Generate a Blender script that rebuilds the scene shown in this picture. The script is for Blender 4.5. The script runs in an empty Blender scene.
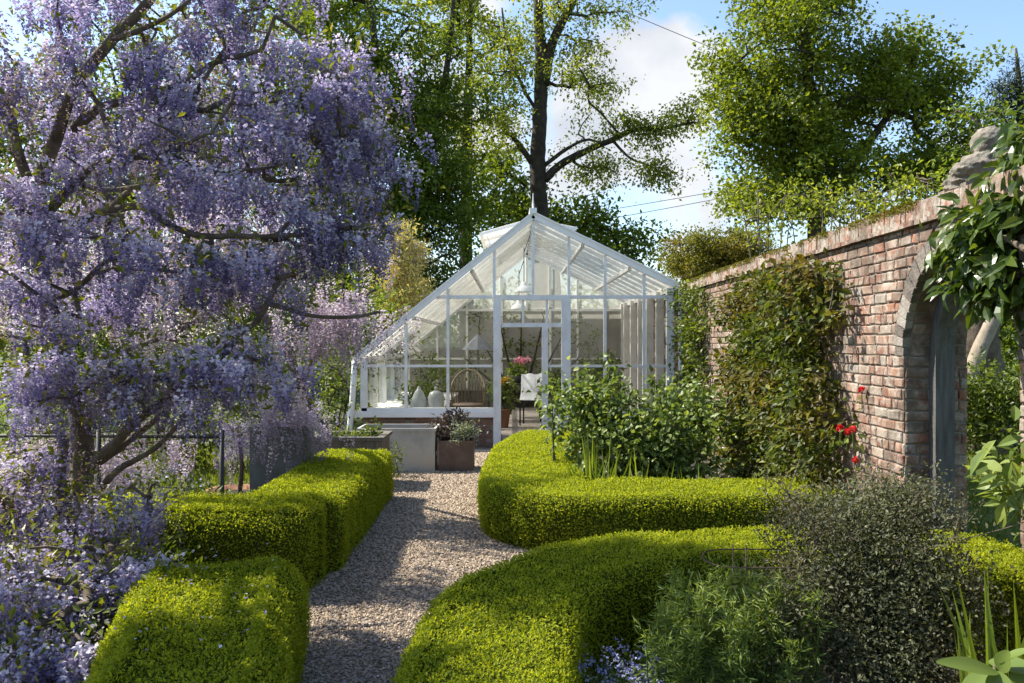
import bpy, math, numpy as np
from mathutils import Vector
R = math.radians
rng = np.random.default_rng(11)
scene = bpy.context.scene
COL = scene.collection
F, CX, CY, H = 870.0, 512.0, 341.5, 1.75          # how sizes in the photo were turned into metres

def P(px, py, d):
    return np.array([(px - CX) / F * d, d, H - (py - CY) / F * d])
def PP(*a):
    return np.array([P(*p) for p in a])

# ------------------------------------------------------------------ mesh builder
class MB:
    def __init__(self):
        self.v = []; self.f = {3: [], 4: []}; self.r = []; self.n = 0; self.order = []
    def add(self, v, faces, rnd=None):
        v = np.asarray(v, float).reshape(-1, 3)
        for f in (faces if isinstance(faces, list) else [faces]):
            f = np.asarray(f, int)
            if f.size: self.f[f.shape[1]].append(f + self.n)
        self.v.append(v)
        if rnd is None: rnd = np.full(len(v), 0.5)
        elif np.isscalar(rnd): rnd = np.full(len(v), float(rnd))
        self.r.append(np.asarray(rnd, float)); self.n += len(v)
        return self
    def build(self, name, mat, parent=None, smooth=False):
        v = np.concatenate(self.v) if self.v else np.zeros((0, 3))
        if parent is not None:
            o = np.zeros(3); p = parent
            while p is not None: o += np.array(p.location); p = p.parent
            v = v - o
        loops, starts, s = [], [], 0
        for k in (3, 4):
            if self.f[k]:
                a = np.concatenate(self.f[k]); loops.append(a.ravel())
                starts.append(s + np.arange(len(a)) * k); s += a.size
        me = bpy.data.meshes.new(name)
        lp = np.concatenate(loops).astype(np.int32); st = np.concatenate(starts).astype(np.int32)
        me.vertices.add(len(v)); me.vertices.foreach_set('co', v.astype(np.float32).ravel())
        me.loops.add(len(lp)); me.loops.foreach_set('vertex_index', lp)
        me.polygons.add(len(st)); me.polygons.foreach_set('loop_start', st)
        me.update(calc_edges=True)
        at = me.attributes.new('rnd', 'FLOAT', 'POINT')
        at.data.foreach_set('value', np.concatenate(self.r).astype(np.float32))
        me.polygons.foreach_set('use_smooth', np.full(len(st), bool(smooth)))
        me.materials.append(mat)
        ob = bpy.data.objects.new(name, me); COL.objects.link(ob)
        if parent is not None: ob.parent = parent
        return ob

def tag(o, label=None, cat=None, group=None, kind=None):
    if label: o['label'] = label
    if cat: o['category'] = cat
    if group: o['group'] = group
    if kind: o['kind'] = kind
    return o
def thing(name, label, cat, loc=(0, 0, 0), group=None):
    o = bpy.data.objects.new(name, None); o.empty_display_size = .1
    COL.objects.link(o); o.location = tuple(float(c) for c in loc)
    return tag(o, label, cat, group)
def copy_tree(o, parent=None):
    c = o.copy(); COL.objects.link(c)
    if parent is not None: c.parent = parent
    for ch in list(o.children): copy_tree(ch, c)
    return c

def unit(a):
    return a / np.maximum(np.linalg.norm(a, axis=-1, keepdims=True), 1e-9)
def rand_dir(n):
    return unit(rng.normal(size=(n, 3)))

BOXF = np.array([[0,3,2,1],[4,5,6,7],[0,1,5,4],[1,2,6,5],[2,3,7,6],[3,0,4,7]])
def box(mb, x0, x1, y0, y1, z0, z1, rnd=None, jit=0):
    v = np.array([[x0,y0,z0],[x1,y0,z0],[x1,y1,z0],[x0,y1,z0],[x0,y0,z1],[x1,y0,z1],[x1,y1,z1],[x0,y1,z1]], float)
    if jit: v += rng.uniform(-jit, jit, v.shape)
    return mb.add(v, BOXF, rnd)
def bar(mb, a, b, w, h, up=(0, 0, 1), rnd=None):
    a = np.array(a, float); b = np.array(b, float); d = unit(b - a)
    s = np.cross(d, np.array(up, float)); s = unit(s); u = np.cross(s, d)
    v = [p + s*i*w/2 + u*j*h/2 for p in (a, b) for i, j in ((-1,-1),(1,-1),(1,1),(-1,1))]
    return mb.add(v, BOXF, rnd)
def tube(mb, pts, rad, sides=8, rnd=None, caps=True, lump=0):
    pts = np.asarray(pts, float); n = len(pts)
    rad = np.full(n, rad, float) if np.isscalar(rad) else np.asarray(rad, float)
    t = np.gradient(pts, axis=0); t = unit(t)
    ref = np.array([1., 0, 0]) if abs(t[0][0]) < .8 else np.array([0, 1., 0])
    V = []; ang = np.arange(sides) * 2 * math.pi / sides
    for i in range(n):
        ref = unit(ref - t[i] * np.dot(ref, t[i])); bi = np.cross(t[i], ref)
        rr = rad[i] * (1 + (rng.uniform(-lump, lump, sides) if lump else 0))
        V.append(pts[i] + (np.cos(ang) * rr)[:, None] * ref + (np.sin(ang) * rr)[:, None] * bi)
    V = np.concatenate(V)
    i = np.arange(n - 1)[:, None] * sides; j = np.arange(sides)[None]; k = (j + 1) % sides
    f = np.stack([i + j, i + k, i + sides + k, i + sides + j], -1).reshape(-1, 4)
    fs = [f]
    if caps:
        V = np.concatenate([V, pts[:1], pts[-1:]])
        j = np.arange(sides); k = (j + 1) % sides
        fs.append(np.stack([k, j, np.full(sides, n * sides)], -1))
        fs.append(np.stack([j + (n-1)*sides, k + (n-1)*sides, np.full(sides, n * sides + 1)], -1))
    return mb.add(V, fs, rnd)
def smooth_path(pts, m=6):
    pts = np.asarray(pts, float)
    out = []
    p = np.concatenate([[2*pts[0]-pts[1]], pts, [2*pts[-1]-pts[-2]]])
    for i in range(1, len(p) - 2):
        for t in np.linspace(0, 1, m, endpoint=False):
            a, b, c, d = p[i-1], p[i], p[i+1], p[i+2]
            out.append(.5*((2*b) + (c-a)*t + (2*a-5*b+4*c-d)*t*t + (-a+3*b-3*c+d)*t**3))
    out.append(pts[-1])
    return np.array(out)
def lathe(mb, prof, c, sides=24, rnd=None):
    prof = np.asarray(prof, float); n = len(prof); a = np.arange(sides) * 2 * math.pi / sides
    V = np.stack([c[0] + prof[:, :1] * np.cos(a), c[1] + prof[:, :1] * np.sin(a), c[2] + np.repeat(prof[:, 1:], sides, 1)], -1).reshape(-1, 3)
    i = np.arange(n - 1)[:, None] * sides; j = np.arange(sides)[None]; k = (j + 1) % sides
    return mb.add(V, np.stack([i + j, i + k, i + sides + k, i + sides + j], -1).reshape(-1, 4), rnd)

# ------------------------------------------------------------------ leaves
def leaves(mb, pos, d, nrm, L, W, fold=.22, rnd=None):
    n = len(pos); L = np.broadcast_to(L, n)[:, None]; W = np.broadcast_to(W, n)[:, None]
    d = unit(d); s = unit(np.cross(d, nrm)); u = np.cross(s, d)
    mid = pos + d * L * .45
    V = np.stack([pos, mid + s*W*.5 + u*W*fold, pos + d*L, mid - s*W*.5 + u*W*fold], 1).reshape(-1, 3)
    r = rng.random(n) if rnd is None else rnd
    return mb.add(V, np.arange(n * 4).reshape(-1, 4), np.repeat(r, 4))
def big_leaves(mb, pos, d, nrm, L, W, droop=.25, fold=.18, rnd=None):
    n = len(pos); L = np.broadcast_to(L, n)[:, None]; W = np.broadcast_to(W, n)[:, None]
    d = unit(d); s = unit(np.cross(d, nrm)); u = np.cross(s, d)
    def pt(t, w, f): return pos + d*L*t + s*W*w + u*(W*f - L*droop*t*t)
    V = np.stack([pt(0,0,0), pt(.22,.36,fold*.7), pt(.22,0,0), pt(.22,-.36,fold*.7), pt(.5,.5,fold), pt(.5,0,0), pt(.5,-.5,fold),
                  pt(.78,.27,fold*.5), pt(.78,0,0), pt(.78,-.27,fold*.5), pt(1,0,0)], 1).reshape(-1, 3)
    b = np.arange(n)[:, None] * 11
    T = np.array([[0,1,2],[0,2,3],[7,10,8],[8,10,9]]); Q = np.array([[1,4,5,2],[2,5,6,3],[4,7,8,5],[5,8,9,6]])
    r = rng.random(n) if rnd is None else rnd
    return mb.add(V, [(b[:, :, None] + T[None]).reshape(-1, 3), (b[:, :, None] + Q[None]).reshape(-1, 4)], np.repeat(r, 11))
def leaf_cloud(mb, centers, per, cr, L, asp=.55, flat=.7, out=None, droop=.2, big=False, fold=.22, var=.35):
    """Leaves scattered round clump centres."""
    c = np.repeat(centers, per, 0); n = len(c)
    off = rng.normal(size=(n, 3)) * np.array([1, 1, flat]) * (np.repeat(np.broadcast_to(cr, len(centers)), per)[:, None]) * .55
    pos = c + off
    d = unit(rand_dir(n) * .8 + unit(off) * .6 + np.array([0, 0, -droop]))
    if out is not None: d = unit(d + out)
    nrm = unit(rand_dir(n) * .7 + np.array([-.25, -.2, .8]))
    Ls = L * (1 + rng.uniform(-var, var, n))
    cl = np.repeat(rng.random(len(centers)), per)
    r = np.clip(.55 * rng.random(n) + .45 * cl, 0, 1)
    (big_leaves if big else leaves)(mb, pos, d, nrm, Ls, Ls * asp, fold=fold, rnd=r)

# ------------------------------------------------------------------ materials
def mat_new(name):
    m = bpy.data.materials.new(name); m.use_nodes = True
    nt = m.node_tree; nt.nodes.clear()
    out = nt.nodes.new('ShaderNodeOutputMaterial')
    return m, nt, out
def N(nt, t, **kw):
    n = nt.nodes.new(t)
    for k, v in kw.items():
        if k in n.inputs.keys(): n.inputs[k].default_value = v
        else: setattr(n, k, v)
    return n
def ramp(nt, fac, stops):
    r = N(nt, 'ShaderNodeValToRGB'); e = r.color_ramp.elements
    while len(e) > 1: e.remove(e[-1])
    for i, (p, c) in enumerate(stops):
        el = e[0] if i == 0 else e.new(p)
        el.position = p; el.color = (*c, 1)
    nt.links.new(fac, r.inputs[0]); return r.outputs[0]
def mixc(nt, fac, a, b, mode='MIX'):
    m = N(nt, 'ShaderNodeMix', data_type='RGBA', blend_type=mode)
    for s, val in ((0, fac), (6, a), (7, b)):
        if hasattr(val, 'is_output'): nt.links.new(val, m.inputs[s])
        else: m.inputs[s].default_value = val if s == 0 else (*val, 1)
    return m.outputs[2]
def noise(nt, scale, detail=4, rough=.55, coord='Object', dist=0):
    tc = N(nt, 'ShaderNodeTexCoord'); n = N(nt, 'ShaderNodeTexNoise')
    n.inputs['Scale'].default_value = scale; n.inputs['Detail'].default_value = detail
    n.inputs['Roughness'].default_value = rough; n.inputs['Distortion'].default_value = dist
    nt.links.new(tc.outputs[coord], n.inputs['Vector']); return n.outputs[0]
def leaf_mat(name, stops, trans=.35, rough=.45, spec=.35, tint=(1.25, 1.2, .5), patch=.0, pc=(.2, .12, .04)):
    m, nt, out = mat_new(name)
    a = N(nt, 'ShaderNodeAttribute', attribute_name='rnd')
    c = ramp(nt, a.outputs['Fac'], stops)
    if patch:
        c = mixc(nt, ramp(nt, noise(nt, 1.6, 3), [(.45, (0,0,0)), (.62, (patch,)*3)]), c, pc)
    p = N(nt, 'ShaderNodeBsdfPrincipled'); p.inputs['Roughness'].default_value = rough
    p.inputs['Specular IOR Level'].default_value = spec
    nt.links.new(c, p.inputs['Base Color'])
    t = N(nt, 'ShaderNodeBsdfTranslucent')
    nt.links.new(mixc(nt, 1., c, tint, 'MULTIPLY'), t.inputs['Color'])
    s = N(nt, 'ShaderNodeMixShader'); s.inputs[0].default_value = trans
    nt.links.new(p.outputs[0], s.inputs[1]); nt.links.new(t.outputs[0], s.inputs[2]); nt.links.new(s.outputs[0], out.inputs[0])
    return m
def solid(name, stops, scale=6, rough=.7, bump=.0, bscale=None, metal=0, detail=5, spec=.5, dist=0, attr=False, stretch=None):
    m, nt, out = mat_new(name)
    p = N(nt, 'ShaderNodeBsdfPrincipled'); p.inputs['Roughness'].default_value = rough
    p.inputs['Metallic'].default_value = metal; p.inputs['Specular IOR Level'].default_value = spec
    if stretch:
        tc = N(nt, 'ShaderNodeTexCoord'); mp = N(nt, 'ShaderNodeMapping'); mp.inputs['Scale'].default_value = stretch
        nt.links.new(tc.outputs['Object'], mp.inputs[0]); nn = N(nt, 'ShaderNodeTexNoise')
        nn.inputs['Scale'].default_value = scale; nn.inputs['Detail'].default_value = detail; nt.links.new(mp.outputs[0], nn.inputs[0]); f = nn.outputs[0]
    else: f = noise(nt, scale, detail, .6, dist=dist)
    if attr:
        a = N(nt, 'ShaderNodeAttribute', attribute_name='rnd')
        f2 = N(nt, 'ShaderNodeMath', operation='MULTIPLY_ADD'); nt.links.new(a.outputs['Fac'], f2.inputs[0]); f2.inputs[1].default_value = .6
        f3 = N(nt, 'ShaderNodeMath', operation='MULTIPLY_ADD'); nt.links.new(f, f3.inputs[0]); f3.inputs[1].default_value = .9; f3.inputs[2].default_value = -.25
        nt.links.new(f3.outputs[0], f2.inputs[2]); f = f2.outputs[0]
    nt.links.new(ramp(nt, f, stops), p.inputs['Base Color'])
    if bump:
        b = N(nt, 'ShaderNodeBump'); b.inputs['Strength'].default_value = bump; b.inputs['Distance'].default_value = .02
        nt.links.new(noise(nt, bscale or scale * 3, 6, .65), b.inputs['Height']); nt.links.new(b.outputs[0], p.inputs['Normal'])
    nt.links.new(p.outputs[0], out.inputs[0]); return m

M = {}
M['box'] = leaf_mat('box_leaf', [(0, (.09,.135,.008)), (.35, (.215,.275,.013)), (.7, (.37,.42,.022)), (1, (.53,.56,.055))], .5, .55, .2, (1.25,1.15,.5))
M['core'] = solid('hedge_twigs', [(.3, (.03,.04,.006)), (.7, (.07,.085,.012))], 30, 1, spec=0)
M['bark'] = solid('bark', [(.3, (.05,.036,.024)), (.55, (.13,.10,.07)), (.75, (.20,.165,.12))], 9, .9, .8, 30)
M['bark_dark'] = solid('dark_bark', [(.3, (.022,.017,.012)), (.7, (.075,.06,.042))], 5, .95, .6, 14)
M['stem'] = solid('green_stem', [(.3, (.07,.08,.03)), (.7, (.13,.11,.05))], 9, .8)
M['wist'] = leaf_mat('lilac_petal', [(0, (.085,.068,.17)), (.25, (.19,.165,.33)), (.5, (.36,.33,.51)), (.72, (.61,.585,.71)), (.9, (.83,.82,.87)), (1, (.87,.86,.87))], .38, .6, .2, (1.1,.95,1.1))
M['wist_faded'] = leaf_mat('faded_tassel', [(0, (.13,.09,.07)), (.4, (.27,.21,.19)), (.8, (.46,.39,.40)), (1, (.62,.56,.58))], .4, .6, .2, (1.1,1,.9))
M['wist_pale'] = leaf_mat('pale_petal', [(0, (.22,.17,.22)), (.4, (.42,.35,.42)), (.8, (.68,.61,.66)), (1, (.82,.78,.78))], .42, .6, .2, (1.05,.95,1.0))
M['wist_leaf'] = leaf_mat('young_leaf', [(0, (.07,.10,.012)), (.6, (.17,.19,.02)), (1, (.26,.22,.04))], .45)
M['tree_a'] = leaf_mat('tree_leaf', [(0, (.055,.085,.012)), (.5, (.125,.18,.02)), (1, (.21,.265,.03))], .52)
M['tree_b'] = leaf_mat('spring_leaf', [(0, (.09,.13,.015)), (.5, (.22,.26,.03)), (1, (.38,.40,.06))], .55)
M['tree_c'] = leaf_mat('maple_leaf', [(0, (.055,.085,.010)), (.5, (.155,.205,.02)), (1, (.32,.36,.04))], .55)
M['conif'] = leaf_mat('dark_needle', [(0, (.012,.025,.012)), (.6, (.03,.05,.025)), (1, (.07,.09,.05))], .15, .6)
M['gold'] = leaf_mat('golden_needle', [(0, (.30,.26,.07)), (.5, (.55,.47,.18)), (1, (.72,.65,.33))], .35, .6)
M['shrub'] = leaf_mat('shrub_leaf', [(0, (.03,.055,.006)), (.5, (.09,.13,.012)), (1, (.22,.26,.03))], .4)
M['rose'] = leaf_mat('rose_leaf', [(0, (.05,.08,.015)), (.5, (.14,.20,.04)), (.85, (.26,.32,.08)), (1, (.38,.42,.17))], .4, .45, .4)
M['climb'] = leaf_mat('climber_leaf', [(0, (.022,.04,.006)), (.5, (.075,.11,.012)), (.85, (.17,.19,.03)), (1, (.28,.28,.07))], .42, .5, .3, patch=.34, pc=(.27,.12,.04))
M['mound'] = leaf_mat('mound_leaf', [(0, (.05,.06,.008)), (.5, (.155,.165,.015)), (1, (.29,.27,.03))], .42, .5, patch=.4, pc=(.27,.17,.03))
M['bigleaf'] = leaf_mat('glossy_leaf', [(0, (.022,.045,.006)), (.5, (.06,.105,.012)), (1, (.15,.19,.02))], .4, .34, .5)
M['dark'] = leaf_mat('grey_green_leaf', [(0, (.03,.036,.014)), (.5, (.085,.095,.045)), (.85, (.18,.185,.105)), (1, (.27,.26,.16))], .34, .55, .25, patch=.45, pc=(.12,.075,.05))
M['feather'] = leaf_mat('feathery_leaf', [(0, (.04,.08,.015)), (.5, (.105,.165,.035)), (1, (.23,.29,.06))], .4, .5)
M['broad'] = leaf_mat('smooth_broad_leaf', [(0, (.07,.12,.02)), (1, (.16,.22,.05))], .3, .35, .5)
M['iris'] = leaf_mat('sword_leaf', [(0, (.07,.12,.012)), (.6, (.16,.22,.02)), (1, (.27,.32,.05))], .45, .45)
M['silver'] = leaf_mat('silver_leaf', [(0, (.16,.19,.13)), (.6, (.30,.33,.25)), (1, (.45,.47,.4))], .25, .6)
M['purple'] = leaf_mat('purple_leaf', [(0, (.025,.02,.022)), (.6, (.06,.045,.05)), (1, (.12,.09,.09))], .25, .5)
M['grass'] = leaf_mat('grass_blade', [(0, (.06,.09,.008)), (.5, (.13,.18,.014)), (1, (.22,.25,.03))], .4, .6)
M['moss'] = leaf_mat('moss', [(0, (.09,.09,.008)), (.6, (.19,.17,.015)), (1, (.27,.23,.03))], .2, .9)
M['red'] = leaf_mat('red_petal', [(0, (.45,.01,.02)), (1, (.7,.04,.06))], .3)
M['pink'] = leaf_mat('pink_petal', [(0, (.6,.12,.3)), (1, (.8,.35,.5))], .3)
M['orange'] = leaf_mat('orange_petal', [(0, (.7,.3,.02)), (1, (.8,.5,.05))], .3)
M['blue'] = leaf_mat('blue_petal', [(0, (.16,.17,.42)), (.7, (.30,.32,.58)), (1, (.65,.65,.75))], .3)
M['white'] = solid('white_paint', [(.3, (.76,.75,.72)), (.7, (.86,.85,.82))], 3, .45, .15, 40)
M['white_old'] = solid('worn_white_paint', [(.3, (.64,.62,.57)), (.55, (.80,.785,.75)), (.8, (.86,.85,.82))], 4, .55, .25, 25)
M['zinc'] = solid('galvanised_steel', [(.35, (.34,.325,.29)), (.55, (.47,.44,.385)), (.75, (.52,.42,.30))], 3.2, .65, .15, 8, 0)
M['lead'] = solid('lead_grey', [(.3, (.08,.082,.07)), (.7, (.165,.16,.14))], 6, .65, .2)
M['rust'] = solid('weathered_steel', [(.3, (.09,.06,.045)), (.6, (.16,.105,.078)), (.8, (.2,.15,.12))], 5, .8, .3)
M['wood'] = solid('weathered_timber', [(.3, (.07,.06,.05)), (.7, (.19,.165,.135))], 5, .8, .4, 40, stretch=(9, 9, 1))
M['door'] = solid('grey_oak', [(.3, (.05,.05,.048)), (.7, (.115,.112,.105))], 4, .7, .4, 30, stretch=(9, 9, 1))
M['soil'] = solid('soil', [(.3, (.018,.013,.009)), (.7, (.055,.042,.03))], 8, .95, 1, 30)
M['iron'] = solid('black_iron', [(.3, (.012,.012,.012)), (.7, (.035,.033,.03))], 12, .6)
M['wire'] = solid('rusty_wire', [(.3, (.05,.03,.022)), (.7, (.11,.065,.045))], 12, .8)
M['cable'] = solid('cable', [(.3, (.03,.03,.035)), (.7, (.06,.06,.06))], 12, .6)
M['terra'] = solid('terracotta', [(.3, (.28,.13,.075)), (.6, (.4,.2,.12)), (.8, (.45,.33,.24))], 7, .85, .2)
M['stone'] = solid('lichened_stone', [(.3, (.10,.09,.07)), (.5, (.21,.185,.145)), (.75, (.31,.28,.22))], 14, .95, .9, 40)
M['cane'] = solid('cane', [(.3, (.13,.085,.05)), (.7, (.25,.175,.10))], 20, .6)
M['cloche'] = solid('cloudy_glass', [(.3, (.34,.36,.35)), (.7, (.5,.52,.5))], 6, .3)
M['cloth'] = solid('pale_cloth', [(.3, (.6,.6,.6)), (.7, (.75,.75,.74))], 10, .9)
M['enamel'] = solid('white_enamel', [(.3, (.75,.75,.75)), (.7, (.82,.82,.82))], 3, .2)
M['floor'] = solid('stone_paving', [(.3, (.26,.22,.18)), (.7, (.4,.35,.29))], 4, .85, .3)
M['render'] = solid('lime_render', [(.3, (.07,.06,.047)), (.5, (.14,.12,.095)), (.75, (.23,.20,.165))], 2.2, .95, .5, 12)
M['slate'] = solid('slate_cloth', [(.3, (.07,.08,.10)), (.7, (.14,.15,.18))], 10, .7)
M['mortar'] = solid('lime_mortar', [(.3, (.17,.145,.115)), (.7, (.30,.265,.22))], 9, .98, .8, 40)

def brick_mat(name, dark=1.0, bloom=.6):
    m, nt, out = mat_new(name)
    a = N(nt, 'ShaderNodeAttribute', attribute_name='rnd')
    k = dark
    c = ramp(nt, a.outputs['Fac'], [(0, (.12*k,.07*k,.052*k)), (.2, (.21*k,.105*k,.073*k)), (.5, (.275*k,.122*k,.075*k)), (.72, (.30*k,.165*k,.11*k)), (.86, (.34*k,.25*k,.19*k)), (1, (.23*k,.2*k,.17*k))])
    c = mixc(nt, .5, c, ramp(nt, noise(nt, 28, 6, .7), [(.3, (.35,.33,.3)), (.7, (1.5,1.5,1.5))]), 'MULTIPLY')
    pale = ramp(nt, noise(nt, 7.5, 9, .75, dist=.8), [(.43, (0,0,0)), (.56, (min(bloom*1.25,1),)*3)])
    c = mixc(nt, pale, c, ramp(nt, noise(nt, 19, 5, .6), [(.35, (.26,.215,.165)), (.65, (.46,.42,.36))]))
    blk = ramp(nt, noise(nt, 2.3, 7, .7), [(.46, (0,0,0)), (.60, (.8,)*3)])
    c = mixc(nt, blk, c, (.115,.088,.066))
    p = N(nt, 'ShaderNodeBsdfPrincipled'); p.inputs['Roughness'].default_value = .92; p.inputs['Specular IOR Level'].default_value = .25
    b = N(nt, 'ShaderNodeBump'); b.inputs['Strength'].default_value = .9; b.inputs['Distance'].default_value = .012
    nt.links.new(noise(nt, 45, 8, .7), b.inputs['Height']); nt.links.new(b.outputs[0], p.inputs['Normal'])
    nt.links.new(c, p.inputs['Base Color']); nt.links.new(p.outputs[0], out.inputs[0]); return m
M['brick'] = brick_mat('old_red_brick'); M['brick_dark'] = brick_mat('garden_red_brick', .75, .15)
M['cope'] = brick_mat('coping_brick', 1.0, .95)
M['voussoir'] = solid('grey_arch_brick', [(.2, (.085,.07,.058)), (.45, (.17,.145,.12)), (.65, (.25,.215,.18)), (.85, (.33,.30,.26))], 14, .95, .9, 45, attr=True)

def glass_mat(name, milky=0.0, tint=(.96, .98, .97), dirt=0.05):
    m, nt, out = mat_new(name)
    tr = N(nt, 'ShaderNodeBsdfTransparent'); tr.inputs['Color'].default_value = (*tint, 1)
    gl = N(nt, 'ShaderNodeBsdfGlossy'); gl.inputs['Roughness'].default_value = .03; gl.inputs['Color'].default_value = (1, 1, 1, 1)
    fr = N(nt, 'ShaderNodeFresnel'); fr.inputs['IOR'].default_value = 1.5
    mx = N(nt, 'ShaderNodeMixShader'); nt.links.new(fr.outputs[0], mx.inputs[0]); nt.links.new(tr.outputs[0], mx.inputs[1]); nt.links.new(gl.outputs[0], mx.inputs[2])
    df = N(nt, 'ShaderNodeBsdfDiffuse'); df.inputs['Color'].default_value = (.74, .715, .655, 1)
    tl = N(nt, 'ShaderNodeBsdfTranslucent'); tl.inputs['Color'].default_value = (.74, .72, .66, 1)
    m2 = N(nt, 'ShaderNodeMixShader'); m2.inputs[0].default_value = .55; nt.links.new(df.outputs[0], m2.inputs[1]); nt.links.new(tl.outputs[0], m2.inputs[2])
    m3 = N(nt, 'ShaderNodeMixShader')
    f = ramp(nt, noise(nt, 1.7, 6, .65), [(.35, (max(milky - dirt, 0),)*3), (.7, (min(milky + dirt, 1),)*3)])
    nt.links.new(f, m3.inputs[0]); nt.links.new(mx.outputs[0], m3.inputs[1]); nt.links.new(m2.outputs[0], m3.inputs[2])
    nt.links.new(m3.outputs[0], out.inputs[0]); return m
M['glass'] = glass_mat('window_glass', .025, dirt=.025)
M['roofglass'] = glass_mat('whitewashed_glass', .72, dirt=.12)

# ------------------------------------------------------------------ plants
def lobe(px, py, d, rx, ry, rd, n, shell=.55):
    """n clump centres inside an ellipsoid seen at (px,py) at distance d."""
    u = rand_dir(n) * (rng.random((n, 1)) ** shell)
    return P(px, py, d) + u * np.array([rx / F * d, rd, ry / F * d])
def ell(c, r, n, shell=.5):
    return np.array(c) + rand_dir(n) * (rng.random((n, 1)) ** shell) * np.array(r)

def skeleton(mb, trunks, centers, twig=.012, sag=.06, wob=.08, expo=.45, sides=5, reach=1.0):
    """Join every clump centre to the nearest wood; thickness grows with what hangs on it."""
    nodes, par, fixed = [], [], []
    for pts, rad in trunks:
        base = len(nodes)
        for i, (p, r) in enumerate(zip(pts, rad)):
            nodes.append(np.array(p)); fixed.append(r)
            if i: par.append(base + i - 1)
            elif base:
                a = np.array(nodes[:base]); par.append(int(np.argmin(((a - p) ** 2).sum(1))))
            else: par.append(-1)
    nn = len(nodes); A = np.array(nodes)
    if len(centers):
        dist = np.sqrt((((centers[:, None] - A[None]) ** 2).sum(2)).min(1))
        for c in centers[np.argsort(dist)]:
            A = np.array(nodes)
            dd = np.sqrt(((A - c) ** 2).sum(1)) + .45 * np.maximum(A[:, 2] - c[2], 0)
            j = int(np.argmin(dd)); a = A[j]; L = np.linalg.norm(c - a)
            k = max(2, min(6, int(L / (.35 * reach)) + 1)); prev = j
            w = rng.normal(size=3) * wob * L
            for t in np.linspace(0, 1, k + 1)[1:]:
                p = a + (c - a) * t + w * math.sin(math.pi * t) + np.array([0, 0, sag * L * math.sin(math.pi * t)]) + rng.normal(size=3) * wob * .25 * L * (t < 1)
                nodes.append(p); par.append(prev); fixed.append(0); prev = len(nodes) - 1
    n = len(nodes); cnt = np.ones(n)
    for i in range(n - 1, -1, -1):
        if par[i] >= 0 and par[i] < i: cnt[par[i]] += cnt[i]
    rad = np.maximum(np.array(fixed), 0)
    thin = twig * cnt ** expo
    if len(trunks): thin = np.minimum(thin, np.max([r[0] for _, r in trunks]) * .6)
    rad = np.where(rad > 0, rad, thin)
    A = np.array(nodes)
    idx = np.array([i for i in range(nn, n)])
    if len(idx):
        p0 = A[[par[i] for i in idx]]; p1 = A[idx]
        r1 = rad[idx]; r0 = np.minimum(rad[[par[i] for i in idx]], r1 * 1.5)
        t = unit(p1 - p0); ref = np.where(np.abs(t[:, 2:]) < .9, np.array([[0, 0, 1.]]), np.array([[1., 0, 0]]))
        s = unit(np.cross(t, ref)); b = np.cross(t, s)
        ang = np.arange(sides) * 2 * math.pi / sides
        ring = np.cos(ang)[None, :, None] * s[:, None] + np.sin(ang)[None, :, None] * b[:, None]
        V = np.concatenate([p0[:, None] + ring * r0[:, None, None], p1[:, None] + ring * r1[:, None, None]], 1).reshape(-1, 3)
        j = np.arange(sides); k = (j + 1) % sides
        f = np.stack([j, k, k + sides, j + sides], -1)
        mb.add(V, (np.arange(len(idx))[:, None, None] * 2 * sides + f[None]).reshape(-1, 4))
def trunk_tubes(mb, trunks, sides=10, lump=.08):
    for pts, rad in trunks: tube(mb, pts, rad, sides, lump=lump)
def limb(pts, r0, r1, m=5):
    s = smooth_path(np.array(pts), m); t = np.linspace(0, 1, len(s))
    return s, r0 + (r1 - r0) * t

def tree(name, label, cat, trunks, centers, per, cr, L, leafmat, barkmat, twig=.02, asp=.6, flat=.7, group=None, droop=.2, **kw):
    loc = trunks[0][0][0]
    t = thing(name, label, cat, loc, group)
    w = MB(); trunk_tubes(w, trunks); skeleton(w, trunks, centers, twig=twig, **kw)
    w.build('trunk', M[barkmat], t, True)
    m_ = 5; sub_ = np.repeat(centers, m_, 0); sub_ = sub_ + rng.normal(size=sub_.shape) * np.array([1, 1, flat * .7]) * cr * .48
    c = MB(); leaf_cloud(c, sub_, max(4, per // m_), cr * .46, L, asp, flat, droop=droop); c.build('crown', M[leafmat], t)
    return t
def shrub(name, label, cat, base, centers, per, cr, L, leafmat, asp=.55, flat=.8, stem='stem', twig=.004, group=None, big=False, stems=3, droop=.1, parts=('stem', 'foliage'), out=None):
    base = np.array(base, float); t = thing(name, label, cat, base, group)
    trunks = []
    for i in range(stems):
        c = centers[rng.integers(len(centers))]; a = base + np.array([rng.normal() * .04, rng.normal() * .04, 0])
        m = a + (c - a) * .5 + np.array([0, 0, .12 * np.linalg.norm(c - a)])
        trunks.append(limb([a, m, c], twig * 3, twig * 1.2, 4))
    w = MB(); trunk_tubes(w, trunks, 6, .05); skeleton(w, trunks, centers, twig=twig, sides=4, reach=.6)
    w.build(parts[0], M[stem], t, True)
    c = MB(); leaf_cloud(c, centers, per, cr, L, asp, flat, droop=droop, big=big, out=out); c.build(parts[1], M[leafmat], t)
    return t
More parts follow.
